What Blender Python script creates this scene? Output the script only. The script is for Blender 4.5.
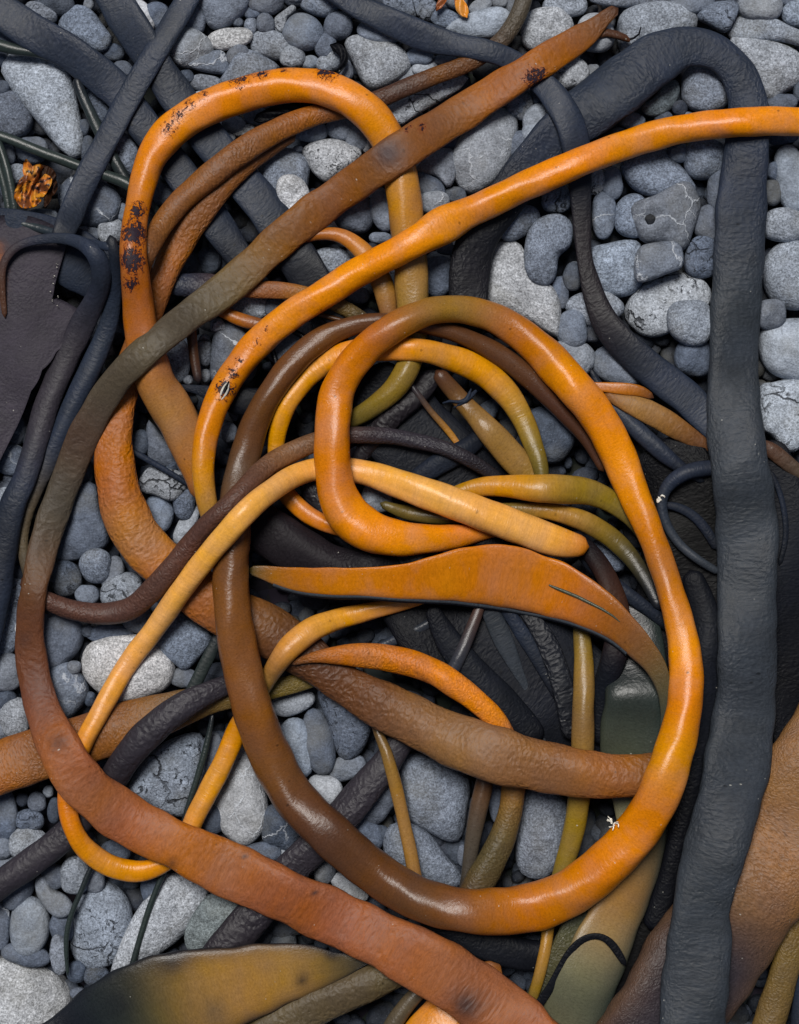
import bpy, math, random
import numpy as np
random.seed(7); rng = np.random.default_rng(7)
scene = bpy.context.scene
for o in list(bpy.data.objects): bpy.data.objects.remove(o)

# ---------------------------------------------------------------- camera, light, exposure
U = 0.00125          # metres per unit: the visible patch of beach is 1.0 x 1.28 m
CAMH = 2000.0        # camera height in those units (2.5 m, held out straight over the kelp)
CX, CY = 399.5, 512.0
cam = bpy.data.cameras.new('camera'); camo = bpy.data.objects.new('camera', cam)
scene.collection.objects.link(camo); scene.camera = camo
cam.sensor_fit = 'VERTICAL'; cam.sensor_height = 24
cam.lens = 24 * CAMH / 1024.0
cam.clip_start = 0.05; cam.clip_end = 400
camo.location = (0, 0, CAMH * U); camo.rotation_euler = (0, 0, 0)

SUN_EL, SUN_AZ = 64.0, -20.0         # azimuth from the top of the photo (+Y), clockwise
w = bpy.data.worlds.new('World'); scene.world = w; w.use_nodes = True
nt = w.node_tree; nt.nodes.clear()
bg = nt.nodes.new('ShaderNodeBackground'); out = nt.nodes.new('ShaderNodeOutputWorld')
sky = nt.nodes.new('ShaderNodeTexSky'); sky.sky_type = 'NISHITA'; sky.sun_disc = False
sky.sun_elevation = math.radians(SUN_EL); sky.sun_rotation = math.radians(SUN_AZ)
sky.air_density = 1.0; sky.dust_density = 3.0; sky.ozone_density = 1.0
bg.inputs['Strength'].default_value = 0.05
nt.links.new(sky.outputs[0], bg.inputs[0]); nt.links.new(bg.outputs[0], out.inputs[0])
sl = bpy.data.lights.new('sun', 'SUN'); sl.energy = 5.0; sl.angle = math.radians(24); sl.color = (1, 0.97, 0.93)
so = bpy.data.objects.new('sun', sl); scene.collection.objects.link(so)
el, az = math.radians(SUN_EL), math.radians(SUN_AZ)
from mathutils import Vector, noise as mnoise
d = Vector((math.sin(az) * math.cos(el), math.cos(az) * math.cos(el), math.sin(el)))
so.rotation_euler = (-d).to_track_quat('-Z', 'Y').to_euler(); so.location = d * 5
scene.view_settings.view_transform = 'Standard'; scene.view_settings.look = 'None'
scene.view_settings.exposure = -0.55; scene.view_settings.gamma = 1
scene.view_settings.use_curve_mapping = False
scene.render.engine = 'CYCLES'

COL = scene.collection
def link(o): COL.objects.link(o); return o

def W(x, y, z):
    """plan position (x right, y down, z up, in units on the stones) -> world metres"""
    k = (CAMH - z) / CAMH
    return ((x - CX) * k * U, (CY - y) * k * U, z * U)

def lin(c):
    return tuple(((v / 255) / 12.92 if v / 255 <= 0.04045 else ((v / 255 + 0.055) / 1.055) ** 2.4) for v in c)

PAL = dict(
 O=(214,126,4), o=(192,108,10), G=(202,134,22), g=(190,130,40), P=(220,158,76), p=(206,134,48), B=(158,90,28), b=(126,78,36),
 R=(148,86,48), r=(120,70,46), T=(150,106,60), t=(120,86,52), N=(108,68,36), n=(82,52,36), V=(128,104,34),
 v=(88,80,40), Y=(96,82,58), y=(84,76,64), K=(48,57,74), k=(40,44,54), D=(24,26,34), M=(58,54,62), m=(50,44,50),
 L=(76,80,64), l=(48,58,56), E=(118,112,84), A=(196,104,18), Z=(12,12,16), S=(58,64,72), Q=(184,106,16), W=(225,222,210),
 H=(92,62,52), J=(144,106,52), F=(108,86,46), X=(196,140,72), x=(124,88,54))
PAL = {k: np.array(lin(v)) for k, v in PAL.items()}
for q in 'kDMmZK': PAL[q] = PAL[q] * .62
for q in 'kDZm': PAL[q] = PAL[q] * .62  # deepest tones darkened again to put shade into the tangle
for q in 'S': PAL[q] = PAL[q] * .68
for q in 'NnYyvLlH': PAL[q] = PAL[q] * .72
for q in 'bFRr': PAL[q] = PAL[q] * .85

# ---------------------------------------------------------------- materials
def nodes(name):
    m = bpy.data.materials.new(name); m.use_nodes = True
    t = m.node_tree; t.nodes.clear()
    o = t.nodes.new('ShaderNodeOutputMaterial'); p = t.nodes.new('ShaderNodeBsdfPrincipled')
    t.links.new(p.outputs[0], o.inputs[0]); return m, t, p
def N(t, typ, **kw):
    n = t.nodes.new(typ)
    for k, v in kw.items():
        if k in n.inputs: n.inputs[k].default_value = v
        else: setattr(n, k, v)
    return n
def math_(t, op, a, b=None, clamp=False):
    n = t.nodes.new('ShaderNodeMath'); n.operation = op; n.use_clamp = clamp
    for i, v in enumerate((a, b)):
        if v is None: continue
        if isinstance(v, (int, float)): n.inputs[i].default_value = v
        else: t.links.new(v, n.inputs[i])
    return n.outputs[0]
def maprange(t, v, a, b, c, d_, smooth=False):
    n = t.nodes.new('ShaderNodeMapRange')
    if smooth: n.interpolation_type = 'SMOOTHSTEP'
    t.links.new(v, n.inputs[0])
    for i, x in enumerate((a, b, c, d_)): n.inputs[i + 1].default_value = x
    return n.outputs[0]
def mixc(t, f, a, b, mode='MIX'):
    n = t.nodes.new('ShaderNodeMix'); n.data_type = 'RGBA'; n.blend_type = mode
    for s, v in ((n.inputs[0], f), (n.inputs[6], a), (n.inputs[7], b)):
        if isinstance(v, (int, float)): s.default_value = v
        elif isinstance(v, tuple): s.default_value = (*v, 1) if len(v) == 3 else v
        else: t.links.new(v, s)
    return n.outputs[2]
def grey(t, v):
    n = t.nodes.new('ShaderNodeCombineColor'); 
    for i in range(3): t.links.new(v, n.inputs[i])
    return n.outputs[0]

def kelp_mat(name, cell=7.0, spec=.34, leather=0.0, wrinkle=0.0, rough=0.42, grain=0.25, mottle=0.25, pores=0.35, coat=0.0, streak=0.1):
    m, t, p = nodes(name); L = t.links.new
    uv = N(t, 'ShaderNodeUVMap'); uv.uv_map = 'UVMap'
    oi = N(t, 'ShaderNodeObjectInfo')
    off = N(t, 'ShaderNodeVectorMath', operation='ADD')
    cx = t.nodes.new('ShaderNodeCombineXYZ'); r = math_(t, 'MULTIPLY', oi.outputs['Random'], 50.0)
    for i in range(3): L(r, cx.inputs[i])
    L(uv.outputs[0], off.inputs[0]); L(cx.outputs[0], off.inputs[1]); vec = off.outputs[0]
    col = N(t, 'ShaderNodeAttribute', attribute_name='Col').outputs['Color']
    # large soft mottling
    n1 = N(t, 'ShaderNodeTexNoise', Scale=3.2, Detail=5.0, Roughness=0.6); L(vec, n1.inputs['Vector'])
    f1 = maprange(t, n1.outputs[0], 0.3, 0.7, 1 - mottle, 1 + mottle * 0.8)
    c = mixc(t, 1.0, col, grey(t, f1), 'MULTIPLY')
    # lengthwise faint streaks and bands across
    mp = N(t, 'ShaderNodeMapping'); mp.inputs['Scale'].default_value = (30, 1.6, 1); L(vec, mp.inputs[0])
    n2 = N(t, 'ShaderNodeTexNoise', Scale=1.0, Detail=4.0, Roughness=0.6); L(mp.outputs[0], n2.inputs['Vector'])
    c = mixc(t, 1.0, c, grey(t, maprange(t, n2.outputs[0], 0.3, 0.7, 1 - streak, 1 + streak)), 'MULTIPLY')
    mp2 = N(t, 'ShaderNodeMapping'); mp2.inputs['Scale'].default_value = (2.0, 16, 1); L(vec, mp2.inputs[0])
    n3 = N(t, 'ShaderNodeTexNoise', Scale=1.0, Detail=4.0, Roughness=0.65); L(mp2.outputs[0], n3.inputs['Vector'])
    c = mixc(t, 1.0, c, grey(t, maprange(t, n3.outputs[0], 0.3, 0.7, 1 - streak * 0.9, 1 + streak * 0.9)), 'MULTIPLY')
    # warm / cool drift of pigment
    n4 = N(t, 'ShaderNodeTexNoise', Scale=1.6, Detail=3.0); L(vec, n4.inputs['Vector'])
    hs = N(t, 'ShaderNodeHueSaturation'); L(c, hs.inputs['Color'])
    L(maprange(t, n4.outputs[0], 0.3, 0.7, 0.495, 0.505), hs.inputs['Hue'])
    L(maprange(t, n1.outputs[0], 0.3, 0.7, 0.92, 1.06), hs.inputs['Saturation'])
    c = hs.outputs[0]
    # fine grain
    n5 = N(t, 'ShaderNodeTexNoise', Scale=55.0, Detail=3.0, Roughness=0.7); L(vec, n5.inputs['Vector'])
    c = mixc(t, 1.0, c, grey(t, maprange(t, n5.outputs[0], 0.3, 0.7, 1 - grain, 1 + grain)), 'MULTIPLY')
    # scattered dark pores
    vo = N(t, 'ShaderNodeTexVoronoi', Scale=4.5, Randomness=1.0); L(vec, vo.inputs['Vector'])
    pr = math_(t, 'MULTIPLY', maprange(t, vo.outputs['Distance'], 0.035, 0.075, 1, 0, True), pores)
    c = mixc(t, pr, c, tuple(PAL['Z']) )
    vs = N(t, 'ShaderNodeTexVoronoi', Scale=11.0, Randomness=1.0); L(vec, vs.inputs['Vector'])
    sg = maprange(t, n1.outputs[0], 0.54, 0.62, 0, 1)
    sf = math_(t, 'MULTIPLY', math_(t, 'MULTIPLY', maprange(t, vs.outputs['Distance'], 0.05, 0.09, 1, 0, True), sg), 0.5)
    c = mixc(t, sf, c, lin((200, 198, 188)))
    # scraped, peeling patches where the attribute marks them
    bl = N(t, 'ShaderNodeAttribute', attribute_name='blem').outputs['Fac']
    n6 = N(t, 'ShaderNodeTexNoise', Scale=26.0, Detail=6.0, Roughness=0.75, Distortion=0.8); L(vec, n6.inputs['Vector'])
    bf = math_(t, 'ADD', bl, math_(t, 'MULTIPLY', math_(t, 'SUBTRACT', n6.outputs[0], 0.5), 3.2))
    bm = math_(t, 'MULTIPLY', maprange(t, bf, 0.47, 0.55, 0, 1, True), maprange(t, bl, 0.02, 0.2, 0, 1))
    halo = math_(t, 'MULTIPLY', maprange(t, bf, 0.1, 0.5, 0, 0.65, True), maprange(t, bl, 0.02, 0.2, 0, 1))
    c = mixc(t, halo, c, lin((120, 48, 22)))
    c = mixc(t, bm, c, lin((34, 22, 34)))
    L(c, p.inputs['Base Color'])
    # relief
    hgt = math_(t, 'MULTIPLY', n5.outputs[0], 0.10)
    if leather:
        wp = N(t, 'ShaderNodeTexNoise', Scale=9.0, Detail=2.0); L(vec, wp.inputs['Vector'])
        add = N(t, 'ShaderNodeVectorMath', operation='MULTIPLY_ADD'); L(wp.outputs['Color'], add.inputs[0])
        add.inputs[1].default_value = (0.10, 0.10, 0.10); L(vec, add.inputs[2])
        v1 = N(t, 'ShaderNodeTexVoronoi', Scale=100.0 / cell); v1.feature = 'SMOOTH_F1'; v1.inputs['Smoothness'].default_value = 0.45
        L(add.outputs[0], v1.inputs['Vector'])
        ln = N(t, 'ShaderNodeTexNoise', Scale=2.2, Detail=2.0); L(vec, ln.inputs['Vector'])
        lf = maprange(t, ln.outputs[0], 0.35, 0.6, 0.35, 1.0)
        hgt = math_(t, 'ADD', hgt, math_(t, 'MULTIPLY', math_(t, 'MULTIPLY', math_(t, 'SUBTRACT', 1.0, v1.outputs['Distance']), lf), leather))
    if wrinkle:
        mp3 = N(t, 'ShaderNodeMapping'); mp3.inputs['Scale'].default_value = (4.2, 13, 1); L(vec, mp3.inputs[0])
        n7 = N(t, 'ShaderNodeTexNoise', Scale=1.0, Detail=3.0, Roughness=0.5, Distortion=0.5); L(mp3.outputs[0], n7.inputs['Vector'])
        rn = maprange(t, math_(t, 'ABSOLUTE', math_(t, 'SUBTRACT', n7.outputs[0], 0.5)), 0.0, 0.2, 0.0, 1.0)
        hgt = math_(t, 'ADD', hgt, math_(t, 'MULTIPLY', rn, wrinkle))
    hgt = math_(t, 'ADD', hgt, math_(t, 'MULTIPLY', n1.outputs[0], 0.12))
    hgt = math_(t, 'SUBTRACT', hgt, math_(t, 'MULTIPLY', bm, 0.5))
    bp = N(t, 'ShaderNodeBump', Strength=1.0, Distance=0.0028 if leather > .3 else .0024); L(hgt, bp.inputs['Height']); L(bp.outputs[0], p.inputs['Normal'])
    rr = math_(t, 'ADD', maprange(t, n5.outputs[0], 0.3, 0.7, rough - 0.06, rough + 0.08), math_(t, 'MULTIPLY', bm, 0.25))
    L(rr, p.inputs['Roughness'])
    p.inputs['Specular IOR Level'].default_value = spec
    p.inputs['Coat Weight'].default_value = coat; p.inputs['Coat Roughness'].default_value = 0.3
    return m

KM = dict(
 smooth=kelp_mat('kelp_smooth_skin', rough=0.30, grain=0.17, mottle=0.08, streak=0.05, pores=0.5, leather=.10, cell=3.4, spec=.3),
 band=kelp_mat('kelp_banded_skin', rough=0.31, grain=0.12, mottle=0.07, streak=0.10, wrinkle=0.10, spec=.3),
 leather=kelp_mat('kelp_pebbled_skin', cell=4.6, leather=.62, rough=0.47, grain=0.2, mottle=0.12, streak=.05, spec=.24),
 lumpy=kelp_mat('kelp_scaled_skin', cell=6.0, leather=0.42, rough=0.48, grain=0.22, mottle=0.12, streak=0.05, spec=.22),
 dark=kelp_mat('kelp_dark_skin', leather=0.22, cell=3.6, wrinkle=0.05, rough=0.47, grain=0.22, mottle=0.16, pores=0.6, streak=.06, spec=.22),
 crinkle=kelp_mat('kelp_crinkled_skin', leather=0.36, cell=4.2, wrinkle=0.08, rough=0.50, grain=0.2, mottle=0.22, pores=0.6, streak=.06, spec=.2),
 black=kelp_mat('kelp_black_skin', leather=0.3, cell=3.2, rough=0.5, spec=.10, grain=0.2, mottle=0.2, streak=.06),
 fine=kelp_mat('kelp_fine_grain_skin', leather=0.42, cell=2.6, rough=0.46, grain=0.3, mottle=0.12, streak=.06, spec=.25),
)

def stone_mat(name, salt=0.3, vein=0.0, pit=0.0, rough=0.72):
    m, t, p = nodes(name); L = t.links.new
    tc = N(t, 'ShaderNodeTexCoord'); oi = N(t, 'ShaderNodeObjectInfo')
    cx = t.nodes.new('ShaderNodeCombineXYZ'); r = math_(t, 'MULTIPLY', oi.outputs['Random'], 9.0)
    for i in range(3): L(r, cx.inputs[i])
    off = N(t, 'ShaderNodeVectorMath', operation='ADD'); L(tc.outputs['Object'], off.inputs[0]); L(cx.outputs[0], off.inputs[1]); vec = off.outputs[0]
    col = N(t, 'ShaderNodeAttribute', attribute_name='Col').outputs['Color']
    n1 = N(t, 'ShaderNodeTexNoise', Scale=38.0, Detail=6.0, Roughness=0.62); L(vec, n1.inputs['Vector'])
    c = mixc(t, 1.0, col, grey(t, maprange(t, n1.outputs[0], 0.3, 0.7, 0.72, 1.32)), 'MULTIPLY')
    n2 = N(t, 'ShaderNodeTexNoise', Scale=420.0, Detail=3.0, Roughness=0.75); L(vec, n2.inputs['Vector'])
    c = mixc(t, 1.0, c, grey(t, maprange(t, n2.outputs[0], 0.36, 0.64, 1 - salt, 1 + salt * 1.25)), 'MULTIPLY')
    n2b = N(t, 'ShaderNodeTexNoise', Scale=190.0, Detail=3.0, Roughness=0.7); L(vec, n2b.inputs['Vector'])
    c = mixc(t, 1.0, c, grey(t, maprange(t, n2b.outputs[0], 0.32, 0.68, 1 - salt * 0.7, 1 + salt * 0.7)), 'MULTIPLY')
    # bright mineral flecks
    fl = maprange(t, n2.outputs[0], 0.66, 0.74, 0, 0.55 * min(1, salt * 2), True)
    c = mixc(t, fl, c, lin((205, 210, 215)))
    # faint warm drift
    n3 = N(t, 'ShaderNodeTexNoise', Scale=16.0, Detail=3.0); L(vec, n3.inputs['Vector'])
    c = mixc(t, maprange(t, n3.outputs[0], 0.52, 0.72, 0, 0.25), c, lin((128, 124, 108)))
    hgt = math_(t, 'ADD', math_(t, 'MULTIPLY', n1.outputs[0], 2.2), math_(t, 'ADD', math_(t, 'MULTIPLY', n2.outputs[0], 0.5 * salt + 0.1), math_(t, 'MULTIPLY', n2b.outputs[0], 0.9 * salt)))
    if vein:
        wv = N(t, 'ShaderNodeTexNoise', Scale=22.0, Detail=5.0, Roughness=0.6); L(vec, wv.inputs['Vector'])
        ma = N(t, 'ShaderNodeVectorMath', operation='MULTIPLY_ADD'); L(wv.outputs['Color'], ma.inputs[0])
        ma.inputs[1].default_value = (0.05, 0.05, 0.05); L(vec, ma.inputs[2])
        v = N(t, 'ShaderNodeTexVoronoi', Scale=17.0); v.feature = 'DISTANCE_TO_EDGE'; L(ma.outputs[0], v.inputs['Vector'])
        gate = maprange(t, n3.outputs[0], 0.42, 0.55, 0, 1)
        vf = math_(t, 'MULTIPLY', math_(t, 'MULTIPLY', maprange(t, v.outputs['Distance'], 0.004, 0.028, 1, 0, True), gate), vein)
        c = mixc(t, vf, c, lin((190, 196, 204)))
        hgt = math_(t, 'ADD', hgt, math_(t, 'MULTIPLY', vf, 0.4))
    if pit:
        v = N(t, 'ShaderNodeTexNoise', Scale=95.0, Detail=4.0, Roughness=0.7, Distortion=1.2); L(vec, v.inputs['Vector'])
        gate = maprange(t, n1.outputs[0], 0.46, 0.58, 0, 1)
        pf = math_(t, 'MULTIPLY', math_(t, 'MULTIPLY', maprange(t, v.outputs[0], 0.56, 0.63, 0, 1, True), gate), pit)
        wv = N(t, 'ShaderNodeTexNoise', Scale=30.0, Detail=4.0); L(vec, wv.inputs['Vector'])
        ma = N(t, 'ShaderNodeVectorMath', operation='MULTIPLY_ADD'); L(wv.outputs['Color'], ma.inputs[0])
        ma.inputs[1].default_value = (0.04, 0.04, 0.04); L(vec, ma.inputs[2])
        v2 = N(t, 'ShaderNodeTexVoronoi', Scale=14.0); v2.feature = 'DISTANCE_TO_EDGE'; L(ma.outputs[0], v2.inputs['Vector'])
        cf = math_(t, 'MULTIPLY', math_(t, 'MULTIPLY', maprange(t, v2.outputs['Distance'], 0.004, 0.02, 1, 0, True), maprange(t, n3.outputs[0], 0.45, 0.55, 0, 1)), pit)
        pf = math_(t, 'MAXIMUM', pf, cf)
        c = mixc(t, math_(t, 'MULTIPLY', pf, 0.85), c, lin((26, 28, 34)))
        hgt = math_(t, 'SUBTRACT', hgt, math_(t, 'MULTIPLY', pf, 1.3))
    L(c, p.inputs['Base Color'])
    bp = N(t, 'ShaderNodeBump', Strength=0.9, Distance=0.003); L(hgt, bp.inputs['Height']); L(bp.outputs[0], p.inputs['Normal'])
    p.inputs['Roughness'].default_value = rough; p.inputs['Specular IOR Level'].default_value = 0.3
    return m
SM = dict(s=stone_mat('stone_smooth', 0.24), g=stone_mat('stone_granite', 0.46), v=stone_mat('stone_veined', 0.28, vein=0.75),
          c=stone_mat('stone_pitted', 0.40, pit=1.0))

# ---------------------------------------------------------------- kelp: data
STR = []
def S(name, short, label, mat, flat, pts, cat='kelp', **kw):
    P = []
    for q in pts.split(','):
        f = q.split()
        P.append((float(f[0]), float(f[1]), float(f[2]), float(f[3]), f[4], float(f[5]) if len(f) > 5 else flat))
    STR.append(dict(name=name, short=short, label=label, mat=mat, pts=P, cat=cat, **kw))

# --- lowest layer: dark blades and bands lying straight on the stones
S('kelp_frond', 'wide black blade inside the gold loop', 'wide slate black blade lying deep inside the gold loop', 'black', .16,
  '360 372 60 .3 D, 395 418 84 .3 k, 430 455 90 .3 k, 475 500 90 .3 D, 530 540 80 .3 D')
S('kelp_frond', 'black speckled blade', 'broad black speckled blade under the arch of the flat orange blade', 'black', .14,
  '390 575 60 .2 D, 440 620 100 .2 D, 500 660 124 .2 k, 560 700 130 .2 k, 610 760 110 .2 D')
S('kelp_frond', 'dim slate blade by the big band', 'slate blade, partly blackened for shade, filling the gap left of the big blue black band', 'black', .14,
  '660 440 60 .2 D, 688 500 90 .2 Z, 694 560 110 .2 Z, 685 650 110 .2 D, 675 750 90 .2 D, 665 830 80 .2 Z, 640 940 80 .2 Z, 610 1050 70 .2 D')  # near-black points paint in the shade of the hollow curl
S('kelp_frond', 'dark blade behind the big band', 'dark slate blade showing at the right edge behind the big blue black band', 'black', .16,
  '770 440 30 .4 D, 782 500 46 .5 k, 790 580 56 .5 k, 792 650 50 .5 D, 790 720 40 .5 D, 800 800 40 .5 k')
S('kelp_strand', 'thin dark rim loop', 'thin dark rim curling out from behind the big band at the right', 'black', .6,
  '770 470 5 .8 k, 781 496 6 .8 K, 786 535 6 .8 k, 779 566 5 .8 k')
S('kelp_frond', 'narrow slate leaf', 'narrow slate leaf tapering to a thread under the flat orange blade', 'black', .25,
  '480 592 12 1.2 k, 492 615 19 1.2 S, 507 648 19 1.2 S, 520 676 10 1.2 S, 532 700 4 1.1 S, 543 735 3 1 S, 548 760 3 1 k')
S('kelp_strand', 'navy strip', 'dark navy strip running beside the narrow slate leaf', 'black', .4,
  '497 596 12 1 k, 520 630 15 1 K, 545 670 15 1 k, 568 712 13 1 k, 580 750 10 1 D')
S('kelp_strand', 'red to slate stem', 'short stem fading from dark red to slate below the flat orange blade', 'smooth', .7,
  '486 590 8 1.6 n, 478 612 11 1.6 n, 466 642 13 1.6 S, 454 668 14 1.6 S, 440 690 12 1.5 K')
S('kelp_strand', 'slate stub', 'small slate stub poking out under the pale arched stipe', 'smooth', .7,
  '374 650 9 1 K, 395 640 10 1 S, 424 627 10 1 S, 440 615 8 1 k')
S('kelp_strand', 'dark slanting stem', 'dark stem slanting under the right side of the flat orange blade', 'black', .7,
  '575 545 10 .9 k, 592 566 13 .9 k, 625 592 14 .9 K, 664 622 13 .9 k, 700 650 10 .9 D')
S('kelp_strap', 'black leathery strap', 'black leathery strap curving deep below the orange spiral', 'black', .55,
  '225 505 30 1.2 D, 252 520 44 1.2 m, 288 545 52 1.2 m, 335 568 44 1.2 m, 400 566 34 1.1 D, 450 560 20 1 D')
S('kelp_strap', 'black strap behind the bright stipe', 'short black strap lying level behind the bright orange stipe', 'black', .4,
  '170 386 5 .8 k, 200 390 10 .8 K, 222 398 24 .7 D, 250 402 30 .7 D, 285 405 26 .7 D')
S('kelp_strand', 'dark upright stem', 'dark brown upright stem beside the dark veined cobble', 'smooth', .8,
  '188 300 8 1.1 n, 191 328 11 1.1 N, 194 356 10 1.1 N, 199 384 8 1 k')
S('kelp_strand', 'thin black stem', 'thin black stem crossing pebbles between the two thick orange arcs', 'black', .8,
  '120 444 4 1 k, 134 452 6 1 K, 162 468 6 1 K, 190 485 5 1 K, 205 494 4 1 k')
S('kelp_strand', 'black twig', 'short black twig inside the dark brown arc', 'smooth', .8,
  '284 326 5 1 D, 296 332 6 1 k, 309 341 5 1 D, 318 350 4 1 D')
S('kelp_strand', 'black twig by the veined cobble', 'tiny upright black twig between the bright stipe and the brown arc', 'smooth', .8,
  '268 340 5 1 D, 273 352 6 1 k, 278 368 5 1 D, 281 385 4 1 D')
S('kelp_strand', 'navy to gold twig', 'slim twig turning from navy to gold in the heart of the tangle', 'smooth', .7,
  '396 366 5 1.2 k, 415 390 6 1.2 K, 432 413 6 1.2 k, 446 428 7 1.2 J, 458 444 6 1.2 g, 467 456 3 1.2 g')
S('kelp_strand', 'thin reddish twig', 'thin reddish twig below the short olive strap', 'smooth', .8,
  '300 308 3 1 n, 316 314 4 1 b, 334 318 5 1 b, 348 322 3 1 n')
S('kelp_strap', 'dark plum strap in the heart', 'dark plum strap crossing the black blade in the heart of the tangle', 'leather', .5,
  '352 470 14 1 D, 372 440 20 1.1 m, 398 410 24 1.1 m, 424 388 22 1.1 m, 440 366 16 1 D')
S('kelp_strap', 'dark rope like strap', 'dark strap running beneath the grey brown stipe towards the tan stub', 'black', .55,
  '392 500 12 1.3 D, 415 480 19 1.4 k, 442 462 22 1.4 K, 470 446 20 1.3 k, 492 424 14 1 D')
S('kelp_strap', 'black fold below the arch', 'black folded strap below the flat orange blade, left of the slate leaf', 'black', .45,
  '430 606 14 1.2 D, 448 640 26 1.3 k, 476 676 32 1.3 k, 510 708 30 1.3 k, 540 742 24 1.2 D')
S('kelp_strap', 'dark ridge strap', 'dark ridged strap right of the slate leaf under the flat blade', 'leather', .3,
  '520 606 10 1 D, 540 630 20 1.3 k, 556 664 22 1.3 k, 566 700 22 1.3 k, 572 740 18 1.2 D')
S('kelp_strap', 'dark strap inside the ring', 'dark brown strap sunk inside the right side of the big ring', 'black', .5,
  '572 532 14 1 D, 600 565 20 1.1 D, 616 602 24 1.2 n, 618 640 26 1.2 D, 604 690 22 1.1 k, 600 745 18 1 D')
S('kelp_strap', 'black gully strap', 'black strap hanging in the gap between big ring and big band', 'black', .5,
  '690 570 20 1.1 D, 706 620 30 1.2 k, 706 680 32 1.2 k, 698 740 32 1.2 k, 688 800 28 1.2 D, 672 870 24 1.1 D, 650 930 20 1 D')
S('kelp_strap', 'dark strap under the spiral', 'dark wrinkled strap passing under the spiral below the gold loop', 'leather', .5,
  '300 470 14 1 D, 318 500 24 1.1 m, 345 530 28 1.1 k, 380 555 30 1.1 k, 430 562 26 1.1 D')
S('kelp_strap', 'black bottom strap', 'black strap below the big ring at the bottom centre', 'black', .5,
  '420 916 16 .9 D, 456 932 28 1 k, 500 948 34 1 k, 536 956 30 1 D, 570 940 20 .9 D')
# top left bands
S('kelp_strap', 'lower slate band', 'slate blue band entering at the top left corner', 'dark', .24,
  '-90 -40 36 1.6 k, -30 -6 36 1.6 K, 8 16 36 1.6 K, 35 34 37 1.6 K, 66 50 35 1.6 K, 92 69 36 1.6 K, 118 91 35 1.5 K, 140 121 34 1.2 K, 165 153 32 1 k, 190 186 34 1 K, 215 222 34 1 K, 236 252 28 1 k, 258 285 20 1 k')
S('kelp_strap', 'upper slate band', 'blue black band running from the top edge under the orange hoop', 'dark', .24,
  '60 -110 34 1.8 k, 90 -45 34 1.8 K, 112 -5 35 1.8 K, 125 18 38 1.8 K, 141 42 36 1.8 K, 159 70 34 1.8 k, 176 95 36 1.7 K, 197 125 36 1.7 K, 218 150 38 1.7 K, 240 178 38 1.7 K, 266 208 40 1.6 K, 297 258 42 1.4 k, 320 292 36 1 k, 345 322 28 .8 k')
S('kelp_strap', 'straight dark strap', 'straight dark strap slanting across both slate bands, top left', 'dark', .24,
  '225 -70 24 3 K, 200 -23 24 3 K, 187 0 24 3 K, 170 28 25 3 K, 154 55 25 3 K, 138 82 25 3 K, 121 112 25 2.8 K, 105 143 25 2.6 K, 90 172 26 2.3 K, 78 198 25 2.1 K, 67 224 24 2 K, 58 245 20 2 k')
S('kelp_strand', 'grey green stem by the tapered cobble', 'slender grey green stem below the large tapered cobble', 'smooth', .8,
  '-50 118 7 1 l, -5 134 9 1.1 l, 12 140 10 1.1 l, 38 151 11 1.2 l, 60 159 11 1.2 l, 83 168 11 1.2 l, 108 176 11 1.2 l, 130 185 12 1.2 l, 152 206 10 1 l, 165 228 8 1 l')
S('kelp_strand', 'steep grey green stem', 'steep grey green stem crossing behind the straight dark strap', 'smooth', .75,
  '76 76 9 .9 k, 80 90 10 .9 K, 90 112 11 .9 l, 102 137 12 .9 l, 114 160 12 .9 l, 126 180 12 .8 k, 136 198 10 .8 k')
S('kelp_strand', 'leaning thin stem', 'thin stem leaning down the left edge beside the amber scrap', 'smooth', .75,
  '-20 110 6 1.1 l, -6 132 7 1.1 l, 4 158 8 1.1 l, 10 182 9 1.1 l, 14 205 8 1.1 l, 16 225 6 1.1 l')
S('kelp_strand', 'short edge stem', 'short stem at the left edge just outside the leaning thin stem', 'smooth', .75,
  '-12 140 7 1 l, -4 158 8 1 l, 3 180 8 1 l, 8 205 7 1 l, 10 226 6 1 l')
S('kelp_strand', 'stem tip by the corner band', 'rounded stem tip tucked under the slate blue band at the top left', 'smooth', .75,
  '-40 38 10 .9 l, -5 44 12 .9 l, 16 50 11 .9 l, 38 53 9 .9 l, 62 62 7 .9 k')
S('kelp_strand', 'crossing thin stem', 'thin dark stem passing under the foot of the straight dark strap', 'smooth', .75,
  '-30 210 8 1.3 l, 0 218 9 1.3 l, 30 226 9 1.3 l, 55 233 8 1.5 K, 78 240 7 1.5 K, 104 246 9 1.5 K, 130 252 8 1.2 K, 150 256 6 1 k')
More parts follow.
